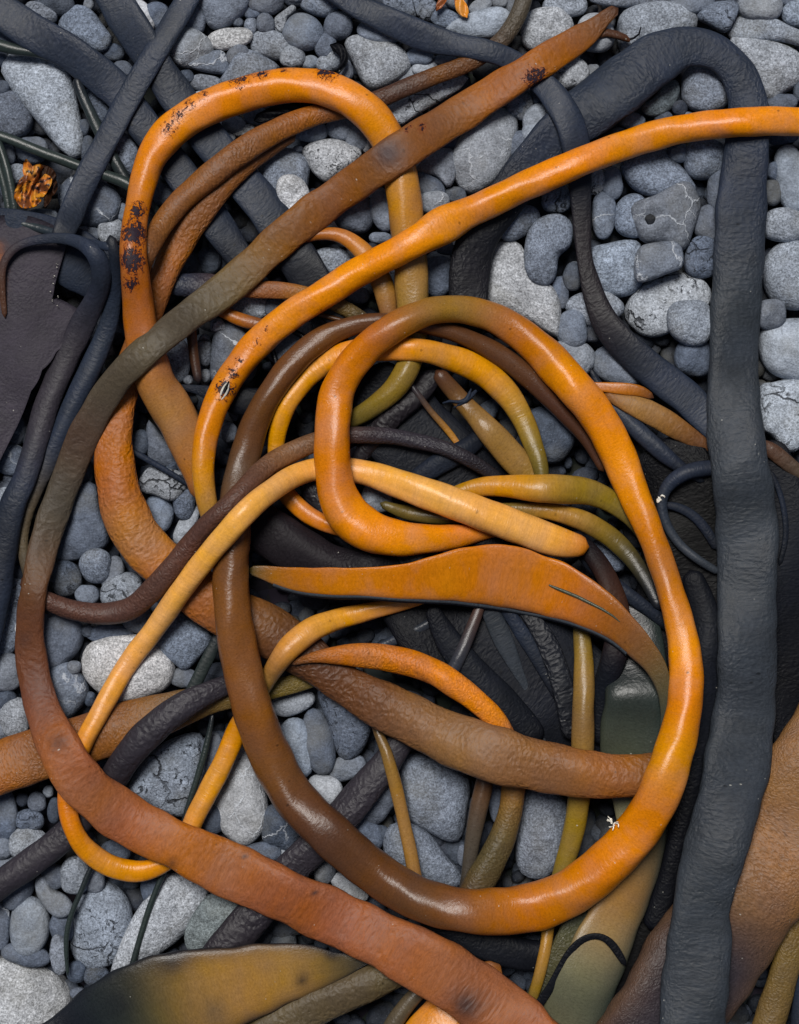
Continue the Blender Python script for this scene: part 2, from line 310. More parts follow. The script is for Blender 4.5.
# left blade group
S('kelp_frond', 'large dark blade at the left edge', 'large matt dark blade with a reddish rim at the left edge', 'black', .06,
  '10 224 70 1.9 M, 14 245 80 2 M, 14 270 84 2 M, 12 305 90 2 M, 6 340 94 2 M, -8 380 80 2 M, -26 425 70 2 M, -50 490 60 2 M', sheet=[(-110,232),(-50,222),(-5,216),(30,216),(62,230),(67,244),(58,258),(55,280),(51,302),(57,298),(66,302),(80,311),(79,322),(70,336),(56,352),(42,370),(30,392),(21,417),(10,440),(-4,468),(-40,540),(-110,560)])
S('kelp_strap', 'dark looped strap', 'dark looped strap curling round at the left then falling to the lower left', 'dark', .5,
  '5 318 5 3 h, 2 285 7 3 h, 3 263 8 3 h, 15 247 9 3 K, 36 240 10 3 K, 60 238 11 3 K, 82 243 14 3 K, 99 259 20 3 K, 101 285 20 2.8 K, 83 323 25 2.8 M, 63 365 25 2.8 M, 47 404 26 2.8 M, 35 446 24 2.8 M, 24 480 25 2.8 K, 13 503 28 2.8 K, 4 540 30 2.8 k, -5 600 30 2.8 K, -22 680 26 2.8 K'
  .replace(' h', ' n'))
S('kelp_strap', 'narrow dark strap', 'narrow dark strap squeezed between the looped strap and the long stipe', 'dark', .6,
  '110 235 10 1.2 k, 116 262 12 1.6 K, 115 290 14 1.8 K, 109 323 19 1.8 K, 94 361 22 1.8 K, 77 396 22 1.9 K, 62 430 20 2 K, 46 467 18 2.2 K, 28 505 17 2.4 Y, 22 538 12 2.6 Y, 25 562 11 2.8 y, 34 590 10 2.8 y, 50 615 8 2 k')
S('kelp_frond', 'slate sheet behind the looped strap', 'slate sheet of kelp showing inside and behind the dark looped strap', 'black', .14,
  '-60 216 40 1.2 K, -10 228 44 1.3 K, 40 240 52 1.3 K, 80 262 60 1.2 K, 112 284 50 1 k, 140 300 34 .9 k')
# dark bands right
S('kelp_strap', 'big blue black band', 'big blue black band arching at the top and hanging down the right side', 'crinkle', .30,
  '466 335 34 .8 D, 468 300 38 .9 k, 469 275 40 1 m, 474 248 40 1 k, 489 221 40 1.4 D, 511 191 42 2 D, 528 168 42 2.4 K, 541 150 42 2.8 K, 563 130 48 3 K, 592 108 55 3.2 K, 628 80 58 3.6 K, 660 57 50 4.4 K, 690 46 40 5 K, 718 53 37 5.4 K, 739 74 37 5.6 K, 748 104 39 5.8 K, 747 140 44 5.8 K, 744 175 47 5.8 K, 741 215 50 5.8 K, 738 270 52 5.8 S, 735 330 52 5.8 S, 733 385 53 5.8 S, 735 430 54 5.8 S, 743 486 60 5.8 S, 747 540 62 5.8 S, 747 600 61 5.8 S, 747 650 61 5.8 S, 746 700 61 5.8 S, 741 737 64 5.8 S, 736 770 69 5.8 S, 728 805 66 5.8 S, 714 855 63 5.8 S, 702 902 58 5.8 S, 699 950 63 5.8 S, 693 1010 68 5.8 S, 690 1080 70 5.8 S, 680 1180 60 5.8 S', lump=.02)
S('kelp_strap', 'wavy black strap', 'wavy black strap from the top edge down to the big band', 'dark', .30,
  '280 -60 22 3.8 k, 330 -12 24 3.8 K, 355 5 24 3.8 K, 376 15 26 3.8 K, 396 24 28 3.8 K, 428 38 29 3.8 K, 457 45 23 3.8 K, 485 50 22 3.8 K, 512 60 22 3.8 K, 535 76 24 4 K, 549 90 27 4.2 K, 562 108 29 4.4 K, 572 128 31 4.4 K, 577 150 31 4.2 K, 580 185 23 4 k, 582 225 18 3.8 m, 584 255 16 3.7 m, 591 285 20 3.6 m, 604 320 27 3.6 m, 626 348 33 3.6 k, 660 377 34 3.6 K, 688 398 34 3.6 K, 706 418 31 3.5 K, 730 440 28 3.2 K, 760 468 20 3 k')
S('kelp_strand', 'dark tapering stem', 'dark tapering stem curving down from the big orange ring towards a small black ring', 'dark', .8,
  '590 368 4 1.6 k, 600 387 9 1.8 K, 614 407 14 2 K, 628 421 17 2 K, 648 440 18 2 K, 666 456 17 2 K, 684 470 12 1.8 k, 705 482 8 1.5 k')
S('kelp_strand', 'small black ring', 'small black ring of stem tucked against the big blue black band', 'dark', .9,
  '726 468 14 2.3 k, 708 468 16 2.3 K, 690 471 16 2.4 K, 674 479 15 2.5 K, 664 490 12 2.6 K, 661 505 10 2.6 K, 666 524 10 2.6 S, 680 545 9 2.5 S, 700 561 9 2.4 S, 720 573 8 2.2 S')
S('kelp_strand', 'inner black ring', 'dark stem curving inside the small black ring', 'black', .6,
  '658 505 6 2.2 k, 675 506 9 2.1 K, 693 515 10 2.1 K, 707 531 10 2.1 k, 718 550 9 2 k')
S('kelp_strap', 'tan scaled strap', 'tan textured strap below the wavy black strap, right of the big ring', 'lumpy', .5,
  '604 394 8 2.2 b, 616 398 15 2.2 T, 632 404 22 2.2 J, 655 415 24 2.2 J, 678 429 22 2.2 b, 697 441 16 2.1 N, 716 452 13 2 n, 740 455 14 1.5 n, 765 446 16 1.5 n, 781 458 16 1.5 n, 799 472 14 1.5 y, 830 492 12 1.5 y')
S('kelp_strap', 'orange flap', 'thin orange flap above the tan textured strap', 'smooth', .35,
  '586 386 8 2.6 B, 603 387 10 2.7 B, 625 389 12 2.7 Q, 642 391 11 2.7 Q, 654 398 5 2.6 n')
# brown double strap, left hoop
S('kelp_strap', 'orange brown curved strap', 'thick brown strap bending down the left and emerging as a tan leathery length', 'leather', .55,
  '296 134 12 2.6 n, 268 149 18 2.6 N, 237 172 22 2.6 b, 208 203 26 2.6 b, 184 235 30 2.5 b, 168 266 29 2.4 B, 155 300 26 2 b, 140 340 28 1.8 b, 124 385 33 1.8 B, 114 425 36 2 B, 115 470 41 2.2 B, 124 510 46 2.4 B, 142 543 49 2.4 T, 165 566 49 2.4 B, 197 592 50 2.4 B, 232 614 52 2.3 b, 269 632 53 2.3 N, 305 655 45 2.4 n, 341 682 40 2.8 N, 377 703 48 3.6 N, 412 720 50 4.6 x, 447 737 53 5 x, 482 750 55 5.2 x, 512 760 54 5.3 x, 545 767 52 5.4 b, 580 773 49 5.4 x, 610 776 45 5.3 B, 634 776 44 5.2 b, 660 773 44 5 N, 684 768 40 4.8 n', lump=.02)
S('kelp_stipe', 'ridged brown stipe', 'brown stipe with a dark middle, running under the orange hoop', 'fine', .62,
  '532 -70 16 3.4 k, 528 -25 17 3.4 y, 524 0 17 3.4 y, 515 22 17 3.4 y, 502 40 17 3.3 y, 482 56 17 3.2 n, 460 67 17 3.2 N, 440 74 18 3.2 b, 420 82 18 3.2 n, 398 91 19 3.2 k, 375 101 19 3.2 n, 345 109 19 3.2 N, 315 115 21 3.2 B, 280 129 24 3.2 b, 243 150 26 3.2 b, 206 179 26 3.2 b, 178 204 24 3.2 b, 158 231 22 3.1 b, 145 258 19 2.8 N, 138 285 16 2.4 N, 134 310 12 2 n')
S('kelp_stipe', 'orange hoop', 'thick orange hoop at the top left with dark scraped patches', 'smooth', .85,
  '205 500 24 3.6 b, 197 468 32 4 B, 185 436 39 4.2 T, 172 409 42 4.2 T, 158 388 41 4.2 T, 147 356 38 4.2 B, 140 320 34 4.2 B, 136 285 30 4.2 B, 133 250 27 4.2 B, 135 222 25 4.2 Q, 141 192 26 4.3 o, 148 165 29 4.4 o, 160 143 33 4.5 O, 177 126 35 4.6 O, 205 109 36 4.6 O, 242 95 36 4.6 O, 272 87 35 4.6 O, 302 85 35 4.6 O, 328 89 35 4.6 O, 350 99 35 4.6 O, 370 114 35 4.6 O, 386 135 36 4.6 o, 396 160 35 4.5 J, 403 190 35 4.4 G, 407 225 35 4.4 J, 411 262 34 4.2 J, 412 292 33 3.6 J, 413 330 28 2.8 V, 410 362 25 2.4 V, 398 385 23 2.2 V, 380 402 21 2.1 V, 357 417 18 2 v, 335 428 14 1.8 v',
  blem=[(135,235,15,.85),(133,262,14,.9),(132,285,9,.7),(139,212,10,.75),(150,235,6,.3),(240,81,12,.55),(262,76,9,.6),(285,72,5,.5),(325,73,10,.8),(333,77,7,.7),(178,118,9,.55),(170,130,9,.5),(190,107,7,.45),(205,98,6,.5)])
# mid fillers
S('kelp_strap', 'navy and brown strap', 'navy strap turning brown then olive behind the bright orange stipe', 'fine', .5,
  '135 270 16 1.2 k, 155 279 20 1.3 K, 178 285 23 1.4 K, 207 285 24 1.5 K, 235 287 18 1.5 n, 256 290 17 1.6 b, 278 290 18 1.6 B, 303 294 16 1.6 b, 330 301 16 1.5 V, 352 312 15 1.3 y, 372 324 12 1.2 k')
S('kelp_strand', 'small orange brown stem', 'small orange brown stem between the long stipe and the bright orange stipe', 'smooth', .7,
  '202 300 8 1.6 N, 216 308 11 1.7 B, 233 317 13 1.8 Q, 248 322 14 1.8 B, 262 325 12 1.7 n, 280 326 8 1.5 k')
S('kelp_stipe', 'small orange arc', 'small orange arc peeping out below the long brown stipe', 'smooth', .7,
  '300 240 9 2 n, 315 235 11 2.2 b, 330 233 13 2.3 Q, 347 238 16 2.4 o, 362 250 19 2.5 G, 374 267 21 2.5 J, 383 285 22 2.4 J, 387 302 20 2.2 J, 390 322 16 1.8 b')
# spiral and loops
S('kelp_stipe', 'tan knotted stub', 'straight tan stub with a black ribbon knot in the middle of the tangle', 'smooth', .7,
  '436 370 14 1.2 n, 448 385 18 1.3 N, 460 399 18 1.5 N, 471 411 20 1.8 F, 483 424 24 1.9 J, 500 443 27 2 J, 518 463 29 2 J, 535 480 28 1.9 F, 552 496 22 1.7 V')
S('kelp_stipe', 'gold inner loop', 'gold banded loop curling inside the dark brown arc', 'band', .75,
  '375 536 12 3.2 b, 345 530 15 3.4 o, 318 521 17 3.6 o, 298 507 18 3.6 o, 285 492 18 3.8 o, 277 468 17 4.2 V, 276 443 17 4.6 G, 284 410 20 4.8 G, 301 384 21 4.9 G, 328 361 24 5 G, 362 350 24 5.2 O, 395 349 23 5.2 O, 420 350 23 5.1 G, 445 356 25 5 G, 476 368 27 4.8 G, 503 389 27 4.6 g, 522 417 23 4.4 V, 534 447 19 4.2 V, 541 468 16 4 v, 543 488 12 3.4 v')
S('kelp_stipe', 'upper olive stipe', 'short yellow olive stipe below the tan knotted stub', 'band', .72,
  '446 499 16 4.3 V, 462 492 18 4.4 V, 480 487 19 4.5 G, 503 486 21 4.6 G, 530 488 27 4.6 g, 560 489 30 4.6 V, 590 492 27 4.5 V, 613 503 21 4.2 V, 635 524 14 3 v, 650 550 8 2 k')
S('kelp_stipe', 'lower olive stipe', 'dull olive stipe dipping under the pale stipe and darkening to the right', 'band', .7,
  '380 503 7 3 v, 400 511 13 3.2 V, 430 516 17 3.4 v, 465 514 17 3.5 v, 500 511 16 3.5 v, 530 510 15 3.5 V, 558 513 18 3.5 g, 590 524 21 3.5 V, 620 545 20 3.2 v, 645 578 15 2.6 k, 660 610 10 2 k')
S('kelp_stipe', 'grey brown stipe', 'slim grey brown stipe sweeping from the left edge loop through the spiral', 'fine', .85,
  '22 578 12 3.2 n, 33 591 15 3.4 H, 48 601 18 3.8 H, 68 609 20 4.2 H, 100 614 22 5 H, 130 609 23 5.4 H, 153 589 23 5.8 H, 180 558 22 6 H, 206 526 20 6 H, 233 501 20 6 H, 260 472 21 6 H, 275 461 21 6 t, 303 447 21 6 t, 335 436 18 6 H, 365 435 17 6 M, 390 436 16 5.8 M, 415 441 16 5.6 M, 438 446 15 5.4 M, 458 454 15 5 M, 480 466 14 4.6 m, 497 478 12 4.2 m, 510 490 8 3.8 k')
S('kelp_stipe', 'pale orange stipe', 'pale orange stipe with a blunt end, looping at the lower left and arching back', 'band', .82,
  '589 547 16 8.4 Q, 580 546 24 8.6 G, 560 543 30 8.7 P, 538 535 33 8.8 P, 515 526 33.5 8.8 P, 488 516 34 8.8 P, 450 502 32 8.6 P, 408 487 30 8.3 P, 383 478 27 7.8 P, 363 472 25 7.2 P, 338 469 23 6.8 p, 318 469 23 6.6 P, 298 474 23 6.6 P, 276 487 23 6.6 P, 252 506 24 6.6 P, 229 531 24 6.6 P, 205 559 23 6.4 P, 180 592 22 6.2 P, 154 630 21.5 6 P, 129 662 21 5.8 P, 101 710 20 5.6 p, 81 748 19.5 5.2 p, 69 780 19 5 o, 67 806 19 5 o, 77 838 20 5 o, 99 860 22 5 G, 128 871 22 5 G, 153 869 20 5 o, 174 855 19 5 p, 187 835 19 5 p, 196 815 20 5 G, 211 786 21 5 G, 225 759 21 5 G, 237 730 20 5 o, 252 703 18 4.8 V, 266 682 17 4.6 v, 275 667 20 4.4 J, 287 650 24 4.4 p, 311 630 25 4.3 X, 335 620 22 4.2 G, 362 613 19 4.1 p, 392 606 15 4 p, 420 599 12 3.8 g, 445 592 9 3.2 b')
S('kelp_stipe', 'big orange ring', 'big orange ring whose bright spiral core curls round and whose brown outer turn closes it', 'smooth', .88,
  '520 530 8 6.4 o, 500 530 11 6.6 O, 480 533 17 6.9 O, 455 537 24 7.2 O, 428 539 30 7.4 O, 395 538 37 7.5 O, 362 527 43 7.6 O, 343 508 42 7.8 O, 335 485 38 8 o, 332 455 35.5 8.2 o, 333 422 35.5 8.2 o, 337 392 35 8.2 o, 348 370 33.5 8.2 o, 370 345 31 8.2 o, 400 324 30 8.1 b, 430 311 28 8 J, 460 309 27 8 V, 495 318 30 8 B, 523 336 33 8 B, 545 355 37 8 Q, 568 380 38 8 O, 592 408 37 8 O, 614 446 36 8 O, 633 492 32 8 O, 651 535 27.5 7.9 Q, 668 583 27.5 7.8 B, 681 629 31 7.7 O, 686 668 34 7.6 O, 684 710 36 7.5 o, 674 752 40 7.4 G, 658 797 43 7.3 o, 636 833 45 7.2 O, 605 866 46 7.2 Q, 569 893 48 7.1 Q, 534 907 48 7 Q, 495 912 46 7 B, 455 909 44 6.9 N, 411 895 44 6.9 N, 366 866 45 6.9 N, 327 831 44 6.9 n, 292 795 43 6.9 N, 264 741 42 6.8 b, 242 668 40 6.7 b, 232 605 37 6.3 b, 231 560 36 5.8 N, 234 520 34 5.4 N, 238 485 32 5.2 y, 246 453 31 5.2 N, 256 421 28 5.3 N, 271 392 26 5.4 N, 293 363 26 5.5 N, 320 340 24 5.6 N, 348 327 20 5.8 N, 372 322 18 5.8 N, 400 322 17 5.8 n, 432 327 17 5.8 N, 465 337 18 5.8 n, 498 354 21 5.4 N, 526 375 21 5 n, 548 398 18 4.4 n, 566 416 16 3.6 n, 587 441 12 2.8 n, 604 472 8 2 n')
S('kelp_stipe', 'bright orange stipe', 'bright orange stipe with a swollen knuckle, sweeping in from the right edge', 'smooth', .88,
  '960 170 28 7 O, 880 138 28 7 O, 830 126 28 7 O, 799 122 28.5 7 O, 765 121 28.5 7 O, 730 123 29 7 O, 695 127 29 7 O, 660 134 29.5 7 O, 625 145 29.5 7 O, 590 158 29 7 O, 555 173 29.5 6.9 O, 520 188 29.5 6.8 O, 492 202 30 6.6 o, 468 213 31 6.4 O, 450 222 37 6.2 O, 437 229 38 6 O, 422 238 33 5.9 O, 400 250 30 5.8 O, 375 263 29.5 5.7 O, 350 277 29.5 5.6 O, 325 294 29.5 5.6 O, 298 310 29 5.5 O, 274 328 29.5 5.5 O, 252 349 30 5.4 O, 238 367 29 5.3 Q, 227 383 28.5 5.3 Q, 217 402 27 5.2 O, 209 424 25.5 5 Q, 204 448 24 4.9 o, 203 472 23 4.8 g, 206 497 21 4.6 g, 213 525 18 3.4 V, 224 556 12 3 v',
  blem=[(226,390,11,.8),(233,374,8,.55),(240,362,5,.42),(258,343,5,.38),(268,331,5,.36)])
S('kelp_frond', 'flat orange blade', 'wide flat orange blade with a dark edge across the middle of the tangle', 'smooth', .12,
  '248 570 8 4.8 v, 262 572 14 4.8 V, 280 577 20 4.8 B, 300 580 26 4.8 B, 335 582 29 4.8 Q, 368 582 30 4.8 Q, 400 582 36 4.8 Q, 430 579 45 4.8 Q, 455 576 54 4.8 Q, 480 575 62 4.8 Q, 505 576 66 4.8 Q, 530 582 64 4.8 Q, 556 590 58 4.8 Q, 588 605 47 4.8 B, 618 625 35 4.7 b, 640 647 28 4.6 b, 656 667 21 4.4 v, 664 688 16 4 v, 667 712 12 3.4 l, 662 740 8 3 l', roll=-14, edgecol=('k', 6.0, 1, 'down'))
S('kelp_frond', 'green broad blade', 'broad green and tan blade under the right side of the big orange ring', 'smooth', .24,
  '632 600 40 .8 D, 636 640 54 .9 D, 638 672 62 1.1 D, 637 705 66 1.2 l, 633 745 66 1.3 L, 640 790 58 1.3 L, 642 830 50 1.3 E, 633 875 52 1.4 J, 615 917 54 1.5 J, 598 955 60 1.5 E, 578 1002 64 1.6 L, 560 1060 60 1.6 E', edgecol=('l', 2.2, .9, 'right'))
S('kelp_frond', 'dark olive blade', 'dark olive blade left of the broad green blade at the bottom', 'fine', .3,
  '606 880 24 1 l, 580 922 32 1.1 L, 562 962 34 1.1 v, 541 1000 32 1.1 l, 520 1050 30 1.1 k')
S('kelp_strand', 'black ribbon', 'thin black ribbon wrapped over the broad green blade', 'black', .3,
  '532 1014 7 1.9 D, 541 1001 9 1.9 D, 551 987 9 2 k, 560 969 8 2.2 D, 569 953 8 2.3 D, 582 939 7 2.4 D, 599 935 6 2.4 D, 611 942 8 2.4 D, 619 954 8 2.3 D, 626 966 5 2.2 D')
S('kelp_stipe', 'olive tan upright stipe', 'upright olive tan stipe passing under the tan leathery length', 'smooth', .8,
  '574 600 10 1.8 k, 580 622 15 1.9 v, 583 650 19 2 V, 584 680 21 2 J, 583 715 23 2 Y, 583 745 23 2 J, 581 775 23 2 V, 578 805 22 2 V, 573 835 22 2 V, 565 862 19 2 V, 556 890 16 2 v, 549 920 14 1.8 V, 546 945 12 1.7 g, 539 977 12 1.6 V, 528 1012 10 1.4 v, 515 1050 8 1.2 v')
S('kelp_stipe', 'orange arch stipe', 'orange arching stipe passing under the tan leathery length', 'fine', .8,
  '290 664 5 3.4 n, 306 659 9 3.5 b, 322 656 14 3.6 B, 345 655 21 3.7 Q, 372 656 26 3.8 Q, 402 661 27 3.8 Q, 433 671 26 3.8 Q, 458 687 25 3.8 O, 480 704 23 3.8 O, 498 723 22 3.7 O, 508 745 23 3.4 B, 514 772 24 2.8 b, 513 795 24 2.6 J, 508 822 25 2.4 v, 497 850 28 2.2 Y, 482 878 30 2 v, 466 905 28 1.8 n')
S('kelp_strand', 'dark brown stem', 'dark brown upright stem beside the lower end of the orange arching stipe', 'smooth', .8,
  '489 755 16 1.4 n, 484 785 18 1.4 N, 478 812 18 1.4 y, 473 838 16 1.4 y, 468 870 13 1.3 y, 462 900 10 1.2 k')
S('kelp_strand', 'thin tan stem', 'thin tan stem slanting over the dark purple strap and a square cobble', 'smooth', .8,
  '372 712 6 1.6 k, 375 726 8 1.8 n, 384 746 11 2.1 F, 391 768 13 2.2 J, 398 795 13 2.2 J, 404 823 13 2.2 J, 410 850 14 2.1 J, 415 876 14 2 J, 420 900 12 1.7 b')
S('kelp_strap', 'broad brown strap', 'broad smooth brown strap at the left edge, narrowing to an olive tail', 'fine', .42,
  '-80 792 52 2.2 B, -20 775 54 2.2 B, 20 760 54 2.2 b, 60 748 52 2.2 b, 100 735 50 2.2 b, 145 720 46 2.2 b, 185 707 36 2.1 F, 212 700 28 2 F, 240 695 22 2 F, 268 690 20 2 v, 300 682 19 1.9 V, 325 675 16 1.8 v, 345 667 11 1.6 v, 362 660 8 1.4 k')
S('kelp_strap', 'dark purple strap', 'dark purple strap lying across the broad brown strap', 'leather', .6,
  '-80 950 26 2.6 m, -10 892 28 2.7 M, 30 863 29 2.8 M, 65 836 29 2.9 M, 92 806 28 3 m, 112 780 28 3 m, 130 753 30 3 M, 152 730 31 3 M, 178 709 28 3 M, 203 695 24 3 M, 226 685 20 2.9 M, 245 676 14 2.4 m, 262 668 9 2 k')
S('kelp_strap', 'plum strap', 'plum coloured strap going under both the big ring and the long stipe', 'leather', .5,
  '425 722 20 1.1 k, 405 737 24 1.3 m, 385 765 30 1.3 M, 362 792 34 1.4 M, 340 820 36 1.4 M, 313 848 36 1.4 M, 288 872 34 1.4 M, 262 905 36 1.4 M, 238 935 40 1.4 m, 210 970 40 1.4 M, 180 1010 36 1.4 k')
S('kelp_frond', 'large tan and green leaf', 'large tan leaf with dark green edges along the bottom left', 'smooth', .14,
  '372 960 4 2.1 k, 358 962 14 2.2 l, 335 967 32 2.3 v, 305 970 52 2.3 J, 275 975 66 2.3 J, 240 984 82 2.3 J, 205 994 94 2.3 J, 165 1005 104 2.3 v, 125 1022 104 2.3 l, 85 1044 84 2.3 k, 40 1066 66 2.3 k, 0 1090 40 2.3 k', edgecol=('k', 3.4, 1, 'both'), roll=4, soft=[(332,953,9,.8,'k'),(302,979,8,.8,'k'),(172,960,16,.7,'k'),(120,1000,30,.7,'k'),(75,1025,30,.8,'k'),(215,1010,16,.4,'l')])
S('kelp_strap', 'grey green strap', 'grey green pebbled strap below the large tan leaf', 'leather', .6,
  '440 946 26 1.3 k, 412 960 32 1.4 v, 384 977 35 1.5 Y, 350 991 37 1.5 Y, 312 1008 38 1.5 Y, 270 1030 38 1.5 Y, 225 1058 36 1.5 v, 170 1090 36 1.5 v')
S('kelp_strand', 'short grey stem', 'short grey stem at the bottom between grey green strap and orange piece', 'smooth', .7,
  '432 972 12 1 y, 420 990 16 1.1 Y, 405 1007 17 1.1 Y, 390 1030 18 1.1 y, 378 1060 18 1.1 y')
S('kelp_frond', 'orange piece at the bottom', 'orange piece peeping out below the long stipe at the bottom edge', 'smooth', .35,
  '500 965 20 1.6 b, 470 992 40 1.7 Q, 450 1014 52 1.8 Q, 436 1038 66 1.8 G, 422 1075 70 1.8 G, 405 1120 60 1.8 Q')
S('kelp_strap', 'wide tan brown strap', 'wide grey to tan strap crossing behind the big band at the lower right', 'fine', .38,
  '960 560 90 3.2 x, 890 665 104 3.2 x, 832 758 112 3.2 x, 790 826 113 3.2 x, 754 881 114 3.1 x, 719 936 114 3 M, 680 994 112 2.9 M, 640 1056 108 2.8 M, 590 1130 100 2.8 m', edgecol=('t', 2.5, .4, 'both'))
S('kelp_strand', 'olive stem at the bottom right', 'olive brown stem under the wide tan strap, bottom right corner', 'fine', .6,
  '812 870 18 1.6 b, 797 925 25 1.7 F, 786 966 29 1.8 F, 775 1004 31 1.8 F, 762 1045 32 1.8 F, 745 1100 32 1.8 F')
S('kelp_strand', 'navy stem at the corner', 'navy stem in the bottom right corner outside the olive one', 'smooth', .6,
  '830 880 20 1 k, 812 940 22 1 K, 806 990 24 1 K, 800 1050 24 1 k')
S('kelp_strand', 'left string', 'long thin dark string falling among pebbles at the lower left', 'smooth', .9,
  '96 858 4 1.6 k, 88 874 5.5 1.4 k, 80 894 5.5 1.4 l, 72 912 5.5 1.3 l, 67 930 5.5 1.3 l, 66 952 4.5 1.3 l, 68 976 3 1.2 l')
S('kelp_strand', 'right string', 'long thin dark string lying on the long slab cobble', 'smooth', .9,
  '172 856 4 2 k, 165 870 5.5 1.8 l, 156 890 6 1.5 l, 148 912 6 1.5 l, 140 938 6 1.5 l, 132 966 6 1.5 l, 126 985 4 1.4 k')
S('kelp_strand', 'upper string', 'short thin dark string over the pale cracked cobble', 'smooth', .9,
  '213 712 4 1.4 k, 209 735 6 1.4 l, 204 755 7 1.4 l, 195 785 6.5 1.4 l, 187 810 5.5 1.4 l, 182 826 4 1.4 k')
S('kelp_strand', 'dark strip by the speckled cobble', 'dark strip tucked between the big speckled cobble and the big ring', 'dark', .5,
  '220 632 9 .9 k, 212 650 12 .9 l, 203 668 13 .9 l, 192 690 12 .9 l, 182 705 8 .9 k')
S('seaweed_scrap', 'black seaweed scrap', 'crinkled black seaweed scrap hooked round a small cobble near the top', 'black', .5,
  '330 45 7 1.3 D, 341 47 10 1.4 D, 346 57 10 1.4 D, 342 69 8 1.3 D, 334 75 4 1.2 D', cat='seaweed', lump=.12)
S('seaweed_scrap', 'black scrap under the hoop', 'crinkled black seaweed scrap under the orange hoop', 'black', .4,
  '254 121 6 1 D, 268 114 12 1 D, 284 109 12 1 D, 300 106 9 1 D, 315 104 5 1 D', cat='seaweed', lump=.12)
S('seaweed_scrap', 'amber scrap at the top', 'small amber seaweed scrap between pebbles at the top edge', 'smooth', .4,
  '457 -4 7 1.2 p, 460 4 10 1.2 G, 463 12 9 1.2 o, 467 18 4 1.1 p', cat='seaweed', lump=.15)
S('seaweed_scrap', 'rust scrap at the top', 'small rust red seaweed scrap left of the amber one at the top edge', 'smooth', .4,
  '446 -6 6 1.1 R, 441 3 7 1.1 o, 436 11 4 1.1 R', cat='seaweed', lump=.15)
# the long one lying over everything
S('kelp_stipe', 'long rust brown stipe', 'longest stipe, forked at its tip at the top, sweeping left and down to rust red', 'lumpy', .34,
  '618 8 11 6.4 n, 611 13 13 6.4 n, 602 20 16 6.4 b, 592 30 22 6.4 b, 577 40 28 6.4 b, 550 57 33 6.4 B, 523 74 34 6.4 b, 492 93 35.5 6.4 B, 460 114 37 6.4 b, 428 134 37.5 6.4 b, 397 154 38 6.4 b, 363 177 38 6.4 b, 330 201 37.5 6.4 b, 302 222 37 6.4 b, 275 244 36 6.4 b, 245 272 34.5 6.4 F, 217 296 33.5 6.4 Y, 190 315 32.5 6.4 y, 165 335 32 6.4 y, 140 356 31.5 6.4 Y, 117 380 31.5 6.4 y, 99 407 31 6.4 y, 83 437 31 6.4 n, 70 470 30.5 6.4 y, 58 503 30.5 6.4 y, 46 538 29.5 6.4 y, 37 574 29 6.4 N, 31 608 29.5 6.4 n, 30 642 30.5 6.4 r, 34 675 33 6.4 n, 43 711 36 6.4 r, 58 745 42 6.4 R, 79 780 48 6.4 R, 105 804 51 6.4 R, 133 823 51 6.4 R, 160 837 50 6.4 B, 188 850 51 6.4 B, 222 867 53 6.3 R, 258 883 55 6.2 R, 290 898 56 6 R, 322 912 57 6 R, 350 925 57 6 R, 379 939 58 6 R, 411 955 60 6 R, 442 972 62 6 R, 470 991 63 6 R, 500 1013 63 6 R, 560 1064 62 6 R, 630 1140 60 6 R', lump=.03,
  blem=[(532,79,12,.7),(541,75,7,.7),(408,130,4,.6),(422,128,5,.6)],
  soft=[(388,154,19,.75,'K'),(466,1002,20,.85,'k'),(60,742,11,.6,'k'),(173,862,7,.6,'k'),(245,855,3,.8,'k'),(300,893,2,.9,'k'),(315,890,2.5,.9,'k'),(25,640,10,.35,'k'),(345,187,12,.35,'b')])

# ---------------------------------------------------------------- kelp: sampling and stacking
def catmull(P, step=4.5):
    P = np.array(P, float); n = len(P)
    Q = np.vstack([2 * P[0] - P[1], P, 2 * P[-1] - P[-2]])
    out = []
    for i in range(n - 1):
        p0, p1, p2, p3 = Q[i:i + 4]
        L = np.hypot(*(p2[:2] - p1[:2])); m = max(2, int(round(L / step)))
        a = 0.5
        d01 = max(np.hypot(*(p1[:2] - p0[:2])), 1e-3) ** a; d12 = max(L, 1e-3) ** a; d23 = max(np.hypot(*(p3[:2] - p2[:2])), 1e-3) ** a
        m1 = (p2 - p1) + d12 * ((p1 - p0) / d01 - (p2 - p0) / (d01 + d12)); m2 = (p2 - p1) + d12 * ((p3 - p2) / d23 - (p3 - p1) / (d12 + d23))
        for t in np.arange(m) / m:
            out.append((2 * t**3 - 3 * t**2 + 1) * p1 + (t**3 - 2 * t**2 + t) * m1 + (-2 * t**3 + 3 * t**2) * p2 + (t**3 - t**2) * m2)
    out.append(P[-1]); return np.array(out)

for s in STR:
    A = np.array([[p[0], p[1], p[2], p[3], p[5], *PAL[p[4]]] for p in s['pts']])
    C = catmull(A)
    C[:, 2] = np.maximum(C[:, 2], 2.5); C[:, 5:8] = np.clip(C[:, 5:8], 0.002, 1)
    for _ in range(5):
        v = C[:, :5]; C[1:-1, :5] = .25 * v[:-2] + .5 * v[1:-1] + .25 * v[2:]
    for _ in range(60):
        v = C[:, 5:8]; C[1:-1, 5:8] = .25 * v[:-2] + .5 * v[1:-1] + .25 * v[2:]
    s['C'] = C
    s['T'] = C[:, 2] * C[:, 4]
off = 0
for s in STR: s['o'] = off; off += len(s['C'])
ALL = np.vstack([s['C'] for s in STR]); TH = np.concatenate([s['T'] for s in STR])
SID = np.concatenate([np.full(len(s['C']), i) for i, s in enumerate(STR)])
IDX = np.concatenate([np.arange(len(s['C'])) for s in STR])
hi, lo, req = [], [], []
